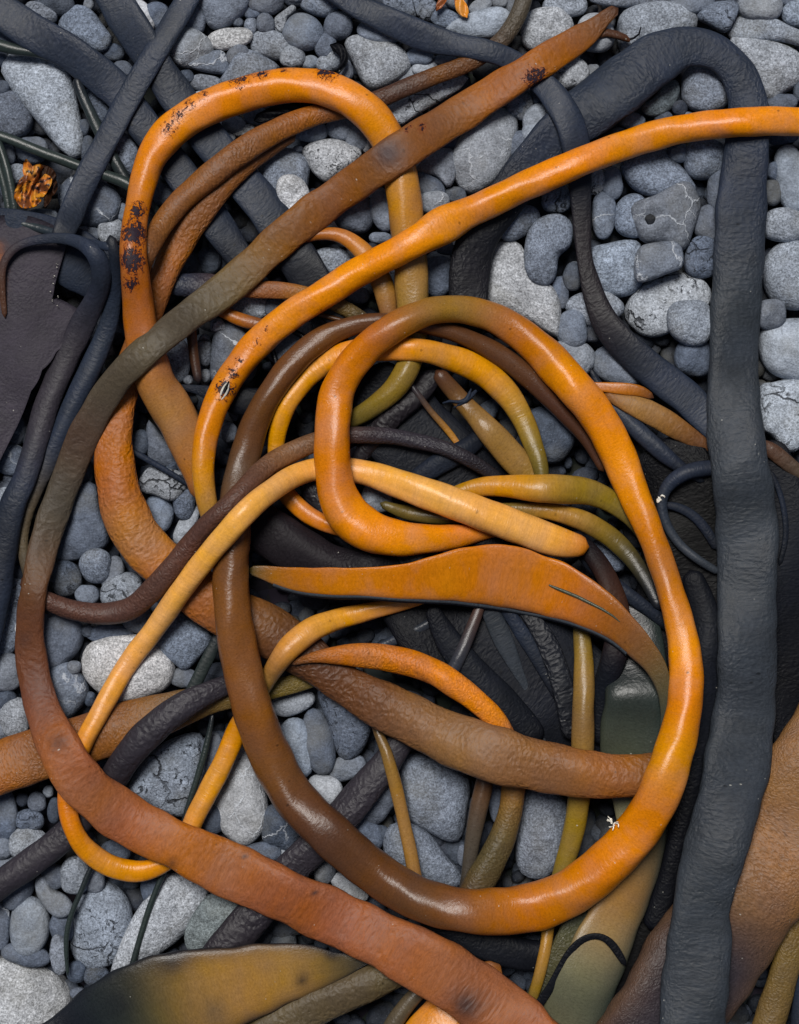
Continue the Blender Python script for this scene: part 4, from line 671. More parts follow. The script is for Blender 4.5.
# ---------------------------------------------------------------- cobbles: traced data
# window: (x0, y0, scale); each stone: kind tone level | hand label or '' | polygon or 'e cx cy a b angle'
WIN = dict(A1=(0,0,3.995),A2=(160,0,3.995),A3=(340,0,3.995),A4=(520,0,5.707),A5=(640,0,5.025),A6=(250,130,3.995),A7=(430,180,3.995),A8=(580,130,3.648),
 C1=(560,250,3.343),B2=(0,400,3.995),B3=(0,560,3.995),B4=(100,600,3.073),B5=(0,770,3.196),B6=(240,680,3.329),B7=(400,580,2.854),B8=(170,270,3.995),
 a=(0,0,2.854),e=(260,250,2.854),f=(520,250,2.864),i=(520,500,2.864))
DATA = '''
A1|g7 0|large tapered pale grey cobble beside the slate blue band, top left|5 250 25 222 60 210 150 222 235 255 285 310 320 450 340 560 335 620 300 645 240 600 150 490 60 380 8 300
A1|g5 0|angular speckled cobble filling the gap between the two slate bands, top left|230 90 290 20 360 35 420 110 450 160 420 212 340 195 260 150
A1|s3 0||e 455 210 42 36
A1|s4 0||e 492 275 45 32 20
A1|s9 0|narrow near white cobble beside the straight dark strap at the top|e 565 60 80 44 55
A1|c5 0||e 165 50 66 38 20
A1|s3 0||e 215 10 85 50 10
A1|g4 0|dark round cobble cut by the left edge below the tapered pale cobble|e 30 465 95 105 -20
A1|s4 0||e 130 600 68 55
A1|c6 0||e 68 695 42 42
A1|g3 0||e 385 420 52 80 -25
A1|c5 0||490 530 530 560 560 620 540 700 500 690 450 640 445 570
A1|v4 0|dark veined cobble under the lower end of the straight dark strap|230 800 260 720 330 690 400 720 470 760 490 830 440 900 300 900
A1|s3 0||e 350 600 30 60
A1|s3 0||e 30 620 35 40
A1|s4 0||e 40 150 60 40
A1|s4 0||e 5 235 30 30
A1|s3 0||e 10 350 30 30
A1|s3 0||e 335 510 25 35
A1|s5 0||e 355 20 22 25
A1|s4 0||e 625 65 55 55
A1|s4 0||e 640 775 60 45
a|g6 0||e 318 660 38 42
a|s5 0||e 120 620 45 25
a|s5 0||e 250 668 40 22
a|s5 0||e 350 605 20 25
A2|v5 0|rounded veined cobble at the top edge with a small black fleck|150 0 160 40 195 105 250 118 310 80 350 40 360 -20 250 -70 170 -50
A2|s5 0||e 138 75 46 66
A2|v6 0|veined cobble just right of the straight dark strap|30 215 60 150 110 110 165 130 215 175 205 225 140 265 80 265
A2|g8 0|oblong pale cobble lying level above the orange hoop|e 277 155 91 45 -6
A2|v5 0||112 265 160 220 240 200 270 230 275 290 200 292
A2|s4 0||e 310 220 48 42 -30
A2|g5 0|large blunt triangular cobble partly under the crown of the orange hoop|235 350 270 280 310 215 360 200 430 230 480 270 440 320 330 370
A2|g6 0|speckled oval cobble right of the oblong pale one, above the hoop|e 445 180 86 56 10
A2|s4 0||e 370 52 34 27
A2|g5 0||e 362 105 26 38
A2|s4 0||e 422 95 38 41
A2|s4 0||e 425 10 75 48
A2|c6 0||458 75 500 40 530 20 545 40 510 75 500 125 462 125
A2|s5 0|evenly round grey cobble above the crown of the orange hoop|e 572 130 82 74 30
A2|g5 0||560 20 600 -30 690 -30 720 30 660 70 590 50
A2|s4 0||e 710 105 60 56
A2|c6 0||e 530 228 50 47
A2|v4 0||e 660 180 45 55 10
A2|s6 0||e 600 250 38 28
A2|g6 0|small pale cobble hugged by the crinkled black seaweed scrap|e 675 248 56 38 -30
A2|g5 0||e 183 333 66 36 5
A2|s3 0||e 105 308 32 30
A2|s7 0||e 160 385 34 20
A2|s5 0||e 390 465 60 35
A2|s6 0||e 298 500 50 36
A2|g8 0||e 335 522 48 24 -8
A2|s6 0||e 268 550 36 22 15
A2|g5 0|large round cobble inside the orange hoop, behind a smaller pale one|e 500 700 104 108
A2|s5 0||e 600 520 70 50
A2|s5 0||e 725 515 60 48
A2|s5 0||e 790 550 50 45
A2|s5 0||e 745 285 28 35
A2|s4 0||e 312 90 22 20
A2|s5 0||e 545 0 30 12
A2|s4 0||e 750 60 25 20
A2|s4 0||e 552 597 22 15
A6|g9 1|whitest small cobble inside the orange hoop, resting on a round one|e 172 265 66 90 -15
A6|c7 0|pale pitted cobble inside the orange hoop against the long stipe|208 80 250 48 340 38 430 70 445 110 380 170 310 210 260 180 225 130
A3|g6 0|large smooth cobble right of the orange hoop, below the wavy black strap|15 165 60 140 130 142 210 170 270 220 285 270 240 320 140 365 90 330 55 260
A3|s5 0||e 150 130 90 42 15
A3|c5 0||e 260 20 90 45 10
A3|c5 0||e 350 40 40 45
A3|g5 0||e 428 78 70 38 15
A3|s7 0|smooth pale cobble under the brown stem at the top, near the amber scrap|418 110 480 70 560 40 640 32 685 65 670 120 620 150 500 150
A3|s6 0||e 560 28 50 30 -30
A3|s5 0||e 640 5 35 28
A3|s5 0||e 465 0 45 40
A3|s5 0||e 695 25 35 45
A3|s6 0||e 268 300 48 32 -35
A3|s7 0||e 340 272 52 33 -10
A3|s5 0||e 318 225 54 38
A3|s5 0||e 420 240 50 20
A3|c7 0|rough pale slab between the ridged brown stipe and the long stipe|180 440 280 385 400 325 490 296 512 325 450 375 330 445 215 510
A3|v6 0|large egg shaped cobble with pale radiating veins, above the bright stipe|440 650 480 550 560 480 640 430 700 460 712 520 690 620 650 700 580 760 510 775 455 720
A3|c5 0||e 715 418 55 52
A3|s6 0||e 790 490 60 78 20
A3|v5 0|cobble with bold white veins left of the big egg shaped one|290 650 350 605 440 593 472 640 458 720 430 752 380 705 310 690
A3|s4 0||e 350 760 75 60 30
A3|s4 0||e 715 580 45 60
A3|s4 0||e 440 570 50 30
A3|s7 0||e 105 578 22 32
A3|s5 0||e 20 520 35 45
A3|s5 0||e 70 560 50 50
A3|s3 0||e 790 380 35 40
A3|s5 0||e 20 280 30 45
A3|s3 0||e 460 780 45 35
A6|v6 1||e 735 290 65 45
A4|g7 0|round speckled cobble behind the tip of the long stipe, at the top|e 150 165 152 128 -15
A4|g6 0||e 260 30 125 70
A4|s7 0|pale smooth cobble directly under the forked tip of the long stipe|e 430 190 108 118
A4|c7 0|pale pitted oval cobble right below the forked tip|e 285 415 105 95 -25
A5|g6 0|wide finely speckled cobble right of the forked tip, above the big band|-110 100 -60 40 60 15 160 12 240 40 285 90 270 160 120 250 -50 300 -110 220
A4|g5 0||e 600 -14 230 56
A4|c5 0||e 20 600 55 85
A4|s6 0||e 110 720 88 122 20
A4|s6 0||e 350 490 90 50 -30
A4|s5 0||e 415 405 40 40
A5|g4 0|greenish speckled cobble under the arch of the big band|0 540 60 500 120 430 180 395 205 440 180 520 120 575 40 588
A4|s5 0||e 640 690 75 45
A4|s4 0||e 570 770 60 40
A5|g5 0|round bluish cobble inside the arch of the big band|e 328 445 124 129
A5|g7 0|big flat pale cobble right of the arch of the big band|430 225 540 203 680 220 799 270 850 350 810 420 720 470 650 512 590 440
A5|g6 0|wide speckled cobble above the big flat pale one at the top right|435 150 480 90 560 60 660 85 760 140 840 180 830 240 700 212 500 207
A5|s6 0||e 600 30 112 76 10
A5|c5 0|hollowed cobble with a dark shaded top over the arch of the big band|285 80 340 20 430 5 490 20 490 70 430 165 340 120
A5|s5 0||e 260 10 112 66
A5|g6 0||e 785 72 76 66
A5|s4 0||e 715 515 75 45
A5|s3 0||e 810 460 40 60
A5|s5 0||e 225 590 50 28
A5|s3 0||e 120 595 50 35
A5|s2 0||e 200 545 40 40
A5|s5 0||e 195 770 50 50
A5|s3 0||e 700 700 60 30
A5|s4 0||e 740 5 90 25
A8|g5 0|smooth broad cobble just below the bright stipe, right of the wavy strap|145 125 190 90 300 68 350 110 400 170 432 232 370 235 260 245 190 215 155 170
A8|v5 1|five sided dark veined cobble with a black hole in it|180 300 200 265 270 240 330 205 390 185 430 230 442 280 420 350 380 440 300 420 230 410 195 360
A8|g5 0||e 190 315 64 86
A8|v5 0||e 87 308 45 84
A8|s5 0||e 118 195 38 62
A8|c7 0||e 58 188 34 50
A8|g6 0|squared grey cobble right of the wavy black strap, below the holed one|30 440 100 415 190 400 225 430 230 560 170 607 90 600 45 530
A8|v5 2|small brick shaped cobble lying on the squared grey one|195 500 215 430 270 410 350 405 375 440 372 500 320 525 215 558
A8|c8 0|crackled white scarred cobble left of the big band|162 660 190 600 250 550 340 518 420 525 475 580 470 640 400 700 300 752 230 752 175 705
A8|g6 2|smooth round cobble touching the left side of the big band|e 405 702 88 87
A8|g5 0|dark rounded cobble in the corner between bright stipe and big band|e 455 105 78 78 10
A8|s4 0||e 510 225 48 80
A8|c4 0||e 445 465 68 78
A8|s4 0||415 370 435 290 480 272 505 330 495 400 450 400
A8|s3 0||e 355 75 40 35
A8|s6 0|tall smooth cobble at the right edge below the bright stipe|e 775 180 62 125 -12
A8|g6 0|pale veined oblong cobble at the right edge, second below the bright stipe|e 745 347 82 66 5
A8|g6 0|large two toned cobble at the right edge, halfway up|e 768 530 98 132
C1|s7 0|large smooth pale cobble at the right edge above a coarse pitted one|e 785 330 120 110
C1|c8 0|coarse pitted pale cobble at the right edge, lowest of its column|668 460 720 440 800 425 860 480 850 600 770 680 700 620 665 590
C1|s5 0||e 700 215 60 50
A8|s3 0||e 700 228 40 48
A8|s4 0||e 705 150 25 35
A8|s4 0||e 740 25 60 25
C1|g6 0||15 185 60 145 150 138 210 180 200 222 110 258 50 225
C1|s5 0||e 40 265 52 64
C1|s6 0||e 45 360 75 64 15
C1|s5 0||e 200 385 92 72 20
C1|s4 0||e 450 360 72 64
C1|s3 0||e 40 90 30 50
C1|s4 0||e 455 690 55 42
C1|s2 0||e 110 280 30 30
C1|s4 0||e 5 140 25 55
A7|g7 0|large pale cobble below the bright stipe, holding up a kidney shaped one|205 380 215 310 260 250 340 240 380 290 420 380 490 430 520 500 520 590 500 638 400 570 205 480
A7|g5 1|kidney shaped cobble propped on the large pale one|378 350 378 260 400 190 450 145 520 138 568 180 562 260 515 310 505 380 470 424 410 412
A7|g5 0||e 350 170 90 64 -25
A7|c5 0||e 505 75 62 60
A7|s4 0||e 30 385 65 85
A7|s4 0||e 515 440 32 55
A7|s4 0||e 575 385 35 60
A7|s5 0||e 568 600 58 72 -20
A7|s3 0||e 100 62 42 24
A7|s4 0||e 65 275 40 25
A6|s4 0||e 415 330 84 82
A6|s5 0||e 528 320 48 90 -10
A6|s5 0||e 520 432 45 24
A6|g6 0|pale flat cobble under the small orange arc|e 328 522 80 52 10
A6|s4 0||e 430 660 50 36
A6|s3 0||e 785 470 30 30
B8|g6 0||e 320 150 92 50
B8|s4 0||e 420 150 45 40
B8|v4 0|dark veined cobble between the small brown stem and the bright stipe|160 420 165 300 195 225 250 208 310 260 350 340 340 420 290 462 180 458
B8|c6 1||e 190 222 32 30
B8|c5 0||e 138 320 30 66
B8|g6 0||e 25 360 55 92
B8|s4 0||e 142 425 22 30
B8|s6 0||e 72 440 20 20
B8|s5 0||e 470 310 85 65 -20
B8|s6 0||e 530 240 42 38
B8|s5 0||e 238 650 32 42
B8|s5 0||e 300 578 18 28
B8|s4 0||e 262 572 20 30
B8|s5 0||e 745 95 50 30
B8|s3 0||e 10 750 35 60
B8|s5 0||e 760 740 50 35
e|s5 0||e 285 580 30 20
e|s6 0||e 340 705 55 45
e|s5 0||e 378 585 35 25
B2|s4 0|large dark smooth wedge shaped cobble between the long stipe and the brown strap|225 640 250 540 300 400 340 330 385 340 405 440 437 560 380 612 300 642
B2|g5 0|upright oval cobble above the left bend of the grey brown stipe|e 383 662 67 69
B2|c3 0|dark rough cobble left of the upright oval one, beside the long stipe|e 262 712 64 74
B2|s5 0||e 348 778 47 42
B2|s5 0||e 452 692 42 72 20
B2|c6 0|pale cracked cobble tucked in the bend of the grey brown stipe|e 490 770 88 82
B2|v4 0||e 62 120 44 60
B2|v4 0||e 45 240 64 62
B2|s5 0||e 75 312 28 45
B2|s4 0||e 35 312 24 24
B2|s4 0||e 15 345 35 22
B2|g6 0||e 20 425 58 80
B2|c6 0|pale pitted cobble under the thin black stem, between the orange arcs|555 320 600 266 680 275 755 300 745 360 690 405 620 382 565 365
B2|s5 0||e 637 450 55 82 -10
B2|g4 0||e 735 410 45 72
B2|s7 0||e 745 500 36 88 30
B2|s4 0||595 80 640 130 690 190 722 250 690 272 600 240 585 160
B2|s3 0||e 560 170 42 50
B2|s3 0||e 350 290 25 50
B2|s3 0||e 62 690 30 40
B3|c5 0|upright slab at the left edge beside the long stipe|95 85 40 82 10 200 -30 330 -20 390 20 392 70 340 95 200
B2|s3 0||e 108 140 20 45
B2|s4 0||e 735 265 30 25
B3|s4 0|dark cobble right of the long stipe, under the bend of the grey brown stipe|120 250 175 212 240 208 310 240 337 290 310 370 240 432 180 440 120 410
B3|v5 0|square veined cobble right of the long stipe, left of the big speckled one|150 520 180 450 260 405 310 430 355 510 340 570 250 652 200 600
B3|s5 1||e 296 428 28 28
B3|g9 1|largest cobble, white speckled granite crossed by the pale orange stipe|322 420 340 350 400 308 480 295 570 300 640 330 695 400 700 455 670 510 590 550 480 570 400 535 345 480
B3|s4 0||e 440 295 92 36
B3|g5 0|grey cobble between the pale stipe and the big ring, under the brown strap|600 330 640 250 700 205 799 265 850 310 799 390 740 440 690 405
B3|s4 0||e 550 240 66 52
B3|s5 0||e 32 450 64 75
B3|s3 0||e 20 565 50 45
B3|g6 0||e 60 630 62 84
B3|s5 0||e 15 680 45 45
B3|s9 0||e 75 275 24 42
B3|s4 0||e 735 470 60 40
B3|s3 0||e 352 285 25 25
B3|s4 0||e 450 575 30 18
B3|s3 0||e 360 555 25 30
B4|c6 0|large pale cobble with a dark crack, below the dark purple strap|85 590 130 500 200 435 290 406 325 440 322 560 272 662 200 655 120 625
B4|s4 0||e 345 480 38 78
B4|v7 0|crackled cobble with a white vein, between pale stipe and big ring|380 570 415 480 450 450 500 550 518 640 500 712 440 754 370 702 352 620
B4|v6 0|small veined half moon cobble under the olive tail|e 592 317 70 36 -14
B4|s6 0|smooth oval cobble against the inner side of the big ring, leftmost of a pair|e 608 450 52 94 -8
B4|s4 0|dark narrow cobble beside the smooth oval one|e 672 440 47 108 -12
B4|c4 0|dark pitted cobble below the start of the leathery strap|665 270 720 235 790 235 840 330 820 440 770 492 730 472 700 380
B4|s7 0||e 690 585 58 48
B4|s5 0||e 760 515 62 40 -15
B4|v3 0||e 555 700 64 78
B4|s3 0||e 350 675 35 45
B4|s4 0||e 500 775 60 30
B5|g8 0|very large speckled cobble in the bottom left corner|0 592 80 608 150 630 205 670 230 720 220 790 150 860 0 890 -80 850 -90 640
B5|c6 0|large oval cobble with a short dark crack, between the two long strings|e 323 496 102 136 12
B5|s6 0|smooth upright egg shaped cobble near the left edge, lower left|e 95 498 64 98 -3
B5|s5 1|small pear shaped cobble beside the smooth egg shaped one|112 350 140 340 160 375 210 400 237 435 220 464 180 470 140 435 115 395
B5|g7 0|long pale slab cobble lying under the right string|355 650 380 560 430 460 480 390 540 330 620 350 668 390 640 460 570 545 470 612 400 650
B5|g5 0|greenish grey cobble above the large tan leaf|588 530 610 470 670 395 740 405 778 440 740 505 690 572 610 584
B5|s4 0||e 15 145 45 77
B5|c4 0||e 93 160 52 34
B5|s4 0||e 118 102 31 31
B5|g6 0|round pale cobble above the dark purple strap near the left edge|e 88 232 63 50
B5|s5 0||e 5 250 38 35
B5|s5 0||e 15 298 35 28
B5|s4 0||e 62 392 38 62 35
B5|v4 0||e 5 500 28 72
B5|s4 0||e 172 340 40 44
B5|c6 0||e 240 338 47 64
B5|s5 0||e 300 350 36 46
B5|s4 0||e 198 500 40 50
B5|g5 1||e 188 590 28 68 -5
B5|s4 0||e 85 590 84 36 10
B5|s3 0||e 245 645 31 38
B5|g3 0||e 308 658 41 33
B5|s4 0||e 248 712 25 18
B5|s4 0||e 480 380 32 42
B5|s3 0||e 370 260 50 36
B5|s2 0||e 72 95 20 22
B5|s6 0||e 155 68 16 20
B5|s3 0||e 172 130 20 42
B6|g5 0|large squarish cobble under the leathery length, right of the thin tan stem|535 330 535 270 570 242 640 250 740 300 768 350 757 430 740 520 700 540 620 500 552 450
B6|g5 0|long grey cobble under the lower end of the thin tan stem|475 530 500 480 560 472 630 510 690 590 737 640 735 692 650 692 560 642 490 592
B6|s4 0||e 450 395 68 94 30
B6|s4 0||e 410 520 62 74 -20
B6|s3 0||e 455 510 42 30
B6|s4 0||e 745 585 24 38
B6|s7 0||300 655 330 640 380 670 430 715 400 742 325 702
B6|s4 0||e 282 640 38 38
B6|s7 0||e 142 585 26 26
B6|s5 0||e 70 565 62 26
B7|g5 0|grey cobble seen between the orange arching stipe and the upright olive one|330 800 350 620 380 598 440 605 477 640 472 740 440 830 380 855
B7|s2 0||e 115 140 42 60
B7|s6 0||e 706 158 31 30
B7|s6 0||e 745 210 29 36
B7|s2 0||e 580 262 28 30
B7|s2 0||e 598 330 20 24
B7|s3 0||e 655 100 30 26
B7|s4 0||e 275 630 22 62
i|g4 0|dark cobble under the blunt end of the pale orange stipe|205 140 225 110 290 140 302 190 270 207 225 182
i|s3 0||e 790 40 52 62
i|s3 0||e 765 385 29 27
i|s4 0||e 785 425 31 29
i|s4 0||e 800 570 28 42
f|s3 0|dim rounded cobble inside the right side of the big orange ring|e 85 525 76 88
'''
TONE = {1:(40,45,54),2:(58,64,76),3:(76,84,97),4:(96,104,118),5:(116,124,137),6:(136,143,153),7:(156,161,168),8:(166,170,175),9:(180,182,186)}
TONE = {k: np.array(lin(v)) * (.68 + .03 * k) * np.array([.98, 1, 1.03]) for k, v in TONE.items()}
NT = 40
TH_ = np.linspace(0, 2 * np.pi, NT, endpoint=False)
STONES = []
for ln in DATA.strip().splitlines():
    wn, kt, lab, geo = ln.split('|'); x0, y0, sc = WIN[wn]
    kind, tone = kt[0], int(kt[1]); lvl = int(kt.split()[1])
    g_ = geo.split()
    if g_[0] == 'e':
        v = list(map(float, g_[1:])); ang = math.radians(v[4]) if len(v) > 4 else 0
        cx_, cy_ = v[0] / sc + x0, v[1] / sc + y0; a_, b_ = v[2] / sc, v[3] / sc
        t = TH_ - ang; ct, st = np.cos(t), np.sin(t)
        e_ = 2.25
        r = (np.abs(ct / a_) ** e_ + np.abs(st / b_) ** e_) ** (-1 / e_)
        ph = rng.uniform(0, 6.28, 3)
        r = r * (1 + .035 * np.sin(2 * TH_ + ph[0]) + .03 * np.sin(3 * TH_ + ph[1]) + .015 * np.sin(5 * TH_ + ph[2]))
    else:
        v = np.array(list(map(float, g_))).reshape(-1, 2) / sc + np.array([x0, y0])
        n = len(v); Q = np.vstack([v[-1], v, v[0], v[1]]); dn = []
        for q in range(n):
            p0, p1, p2, p3 = Q[q:q + 4]
            for t in np.arange(12) / 12:
                dn.append(.5 * (2 * p1 + (p2 - p0) * t + (2 * p0 - 5 * p1 + 4 * p2 - p3) * t * t + (3 * p1 - p0 - 3 * p2 + p3) * t ** 3))
        dn = np.array(dn); c = (dn.min(0) + dn.max(0)) / 2 * .5 + dn.mean(0) * .5; cx_, cy_ = c
        an = np.arctan2(dn[:, 1] - cy_, dn[:, 0] - cx_) % (2 * np.pi); rr_ = np.hypot(dn[:, 0] - cx_, dn[:, 1] - cy_)
        o_ = np.argsort(an); r = np.interp(TH_, an[o_], rr_[o_], period=2 * np.pi)
    STONES.append(dict(x=cx_, y=cy_, r=r, kind=kind, tone=tone, lvl=lvl, label=lab, poly=g_[0] != 'e'))

def stone_geo(st, n=NT, rings=9, local=True):
    r = st['r']; 
    if n != len(r): r = np.interp(np.linspace(0, 2 * np.pi, n, endpoint=False), np.linspace(0, 2 * np.pi, len(r), endpoint=False), r, period=2 * np.pi)
    th = np.linspace(0, 2 * np.pi, n, endpoint=False)
    rmin = (r + np.roll(r, n // 2)).min() / 2; rmax = r.max()
    h = min(max(rmin * .72, 6), 30) ; st['h'] = h
    ztop = st['ztop']; zc = ztop - h
    ph = np.linspace(-np.pi / 2, np.pi / 2, rings * 2 - 1)[1:-1]; pe = 2 / st.get('pe', 2.35)
    cr = np.cos(ph) ** pe; sr = np.sign(ph) * np.abs(np.sin(ph)) ** pe
    x = cr[:, None] * r[None] * np.cos(th); y = cr[:, None] * r[None] * np.sin(th); zz = np.repeat(sr[:, None] * h, n, 1)
    V = np.stack([x, y, zz], -1).reshape(-1, 3); V = np.vstack([V, [[0, 0, -h], [0, 0, h]]])
    rp = st['rp']
    # worn, slightly lopsided shape
    q = V / max(rmax, 1); 
    dsp = .5 * np.sin(q[:, 0] * 2.3 + rp[0]) * np.sin(q[:, 1] * 2.7 + rp[1]) + .35 * np.sin(q[:, 0] * 5.1 + q[:, 1] * 3.3 + rp[2]) + .2 * np.sin(q[:, 1] * 8.3 - q[:, 0] * 5.7 + rp[3])
    V[:, 2] += dsp * h * .16 * (V[:, 2] > -h * .3) + (V[:, 0] * rp[4] + V[:, 1] * rp[5]) * .16
    m = len(ph); i = np.arange(m - 1)[:, None]; j = np.arange(n)[None]; j2 = (j + 1) % n
    F = np.stack(np.broadcast_arrays(i * n + j, (i + 1) * n + j, (i + 1) * n + j2, i * n + j2), -1).reshape(-1, 4)
    jj = np.arange(n); b = m * n; tpi = b + 1
    T1 = np.stack([np.full(n, b), jj, (jj + 1) % n, (jj + 1) % n], -1); T2 = np.stack([np.full(n, tpi), (m - 1) * n + (jj + 1) % n, (m - 1) * n + jj, (m - 1) * n + jj], -1)
    k = (CAMH - zc) / CAMH
    Vw = np.stack([V[:, 0] * k * U, -V[:, 1] * k * U, V[:, 2] * U], -1)
    c = np.array([(st['x'] - CX) * k * U, (CY - st['y']) * k * U, zc * U])
    base = np.array([0, 0, -h * U])
    return Vw, F, T1[:, :3], T2[:, :3], c

def tri_mesh(name, V, F, T1, T2, mat, col):
    me = bpy.data.meshes.new(name)
    faces = F[:, ::-1].tolist() + T1[:, ::-1].tolist() + T2[:, ::-1].tolist()
    me.from_pydata(V.tolist(), [], faces)
    me.polygons.foreach_set('use_smooth', np.full(len(faces), True))
    ca = me.color_attributes.new('Col', 'FLOAT_COLOR', 'POINT')
    c4 = np.tile([*col, 1.0], (len(V), 1)) if np.ndim(col) == 1 else np.hstack([col, np.ones((len(V), 1))])
    ca.data.foreach_set('color', c4.astype(np.float32).ravel())
    me.materials.append(mat); me.update(); return me

# coverage raster of the visible frame (1 = stone, 2 = kelp), plus a margin grid for the beach outside
MG = 620
HH, WW = 1024 + 2 * MG, 799 + 2 * MG
cov = np.zeros((HH, WW), np.uint8); own = np.full((HH, WW), -1, np.int16)
def stamp_stone(st, idx):
    R = int(st['r'].max()) + 2; x, y = st['x'] + MG, st['y'] + MG
    xa, xb, ya, yb = max(0, int(x - R)), min(WW, int(x + R + 1)), max(0, int(y - R)), min(HH, int(y + R + 1))
    if xa >= xb or ya >= yb: return
    gx, gy = np.meshgrid(np.arange(xa, xb) - x, np.arange(ya, yb) - y)
    rr_ = np.interp(np.arctan2(gy, gx) % (2 * np.pi), np.linspace(0, 2 * np.pi, len(st['r']), endpoint=False), st['r'], period=2 * np.pi)
    m = gx ** 2 + gy ** 2 <= rr_ ** 2
    cov[ya:yb, xa:xb][m] = 1; own[ya:yb, xa:xb][m] = idx
order = sorted(range(len(STONES)), key=lambda q: STONES[q]['lvl'])
for q in order: stamp_stone(STONES[q], q)
for s in STR:
    for (x, y, w_) in s['C'][:, :3]:
        R = w_ / 2; x += MG; y += MG
        xa, xb, ya, yb = max(0, int(x - R)), min(WW, int(x + R + 1)), max(0, int(y - R)), min(HH, int(y + R + 1))
        if xa >= xb or ya >= yb: continue
        gx, gy = np.meshgrid(np.arange(xa, xb) - x, np.arange(ya, yb) - y); m = gx ** 2 + gy ** 2 <= R * R
        cov[ya:yb, xa:xb][m] = 2; own[ya:yb, xa:xb][m] = -1
for q, st in enumerate(STONES):
    rmin = (st['r'] + np.roll(st['r'], NT // 2)).min() / 2
    st['ztop'] = -1 + 9 * st['lvl'] - (9 if rmin < 9 else 5 if rmin < 14 else 0) - rng.uniform(0, 4)
    st['rp'] = np.concatenate([rng.uniform(0, 6.28, 4), rng.uniform(-1, 1, 2)]); st['pe'] = rng.uniform(2.15, 2.7) + (.25 if st['poly'] else 0)
    st['vis'] = int((own[MG:MG + 1024, MG:MG + 799] == q).sum())

# small pebbles wedged in whatever gaps are left, toned dark for shade there
fill = []
for gy in np.arange(-20, 1050, 15.0):
    for gx in np.arange(-20, 825, 15.0):
        x, y = gx + rng.uniform(-5, 5), gy + rng.uniform(-5, 5); R = rng.uniform(6, 15)
        a_, b_ = R * rng.uniform(.95, 1.3), R * rng.uniform(.7, .95); ang = rng.uniform(0, 3.14); t = TH_ - ang
        r = ((np.cos(t) / a_) ** 2 + (np.sin(t) / b_) ** 2) ** -.5
        ix, iy = int(x + MG), int(y + MG); rr_ = int(R)
        win = cov[iy - rr_:iy + rr_, ix - rr_:ix + rr_]; vis = int((win == 0).sum())
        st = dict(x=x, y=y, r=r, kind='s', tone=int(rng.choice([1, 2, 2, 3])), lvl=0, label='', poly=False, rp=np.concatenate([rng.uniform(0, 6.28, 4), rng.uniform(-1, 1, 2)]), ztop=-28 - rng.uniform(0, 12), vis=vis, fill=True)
        if not (0 <= x < 799 and 0 <= y < 1024): st['vis'] = 0
        if rng.random() < .75: fill.append(st)
fill.sort(key=lambda q: -q['vis'])
room = max(0, 300 - len(STONES))
single_fill = [q for q in fill[:room] if q['vis'] > 25]
rest = fill[len(single_fill):]
print('traced', len(STONES), 'single fill', len(single_fill))

# cobbles of the beach outside the frame
outer = []; occ = cov > 0
for (rlo, rhi, tries) in ((34, 56, 3000), (22, 34, 9000), (13, 22, 16000), (8, 13, 16000)):
    for _ in range(tries):
        x, y = rng.uniform(-MG + 5, 799 + MG - 5), rng.uniform(-MG + 5, 1024 + MG - 5)
        if -6 < x < 805 and -6 < y < 1030: continue
        R = rng.uniform(rlo, rhi); ix, iy = int(x + MG), int(y + MG); q = int(R * .8)
        ed = min(x + MG, 799 + MG - x, y + MG, 1024 + MG - y)
        if cov[iy, ix] == 1 or occ[max(0, iy - q):iy + q:5, max(0, ix - q):ix + q:5].any() and (cov[max(0, iy - q):iy + q:5, max(0, ix - q):ix + q:5] == 1).any(): continue
        a_, b_ = R * rng.uniform(1.0, 1.3), R * rng.uniform(.72, .95); ang = rng.uniform(0, 3.14); t = TH_ - ang
        r = (np.abs(np.cos(t) / a_) ** 2.3 + np.abs(np.sin(t) / b_) ** 2.3) ** (-1 / 2.3)
        if x - a_ < 799 and x + a_ > 0 and y - a_ < 1024 and y + a_ > 0: continue
        st = dict(x=x, y=y, r=r, kind='g', tone=int(rng.choice([4, 5, 5, 6, 6, 7])), lvl=0, rp=np.concatenate([rng.uniform(0, 6.28, 4), rng.uniform(-1, 1, 2)]), ztop=-2 - rng.uniform(0, 5), poly=False)
        outer.append(st); stamp_stone(st, -1)
print('outer', len(outer))

def joined(name, sts, mat, n, rings):
    Vs, Fs, T_, Cs = [], [], [], []; o_ = 0
    for st in sts:
        V, F, T1, T2, c = stone_geo(st, n, rings); Vs.append(V + c); Fs.append(F + o_); T_.append(np.vstack([T1, T2]) + o_)
        Cs.append(np.tile(TONE[st['tone']] * rng.uniform(.85, 1.15), (len(V), 1))); o_ += len(V)
    me = tri_mesh(name, np.vstack(Vs), np.vstack(Fs), np.vstack(T_), np.zeros((0, 3), int), mat, np.vstack(Cs))
    o = link(bpy.data.objects.new(name, me)); return o

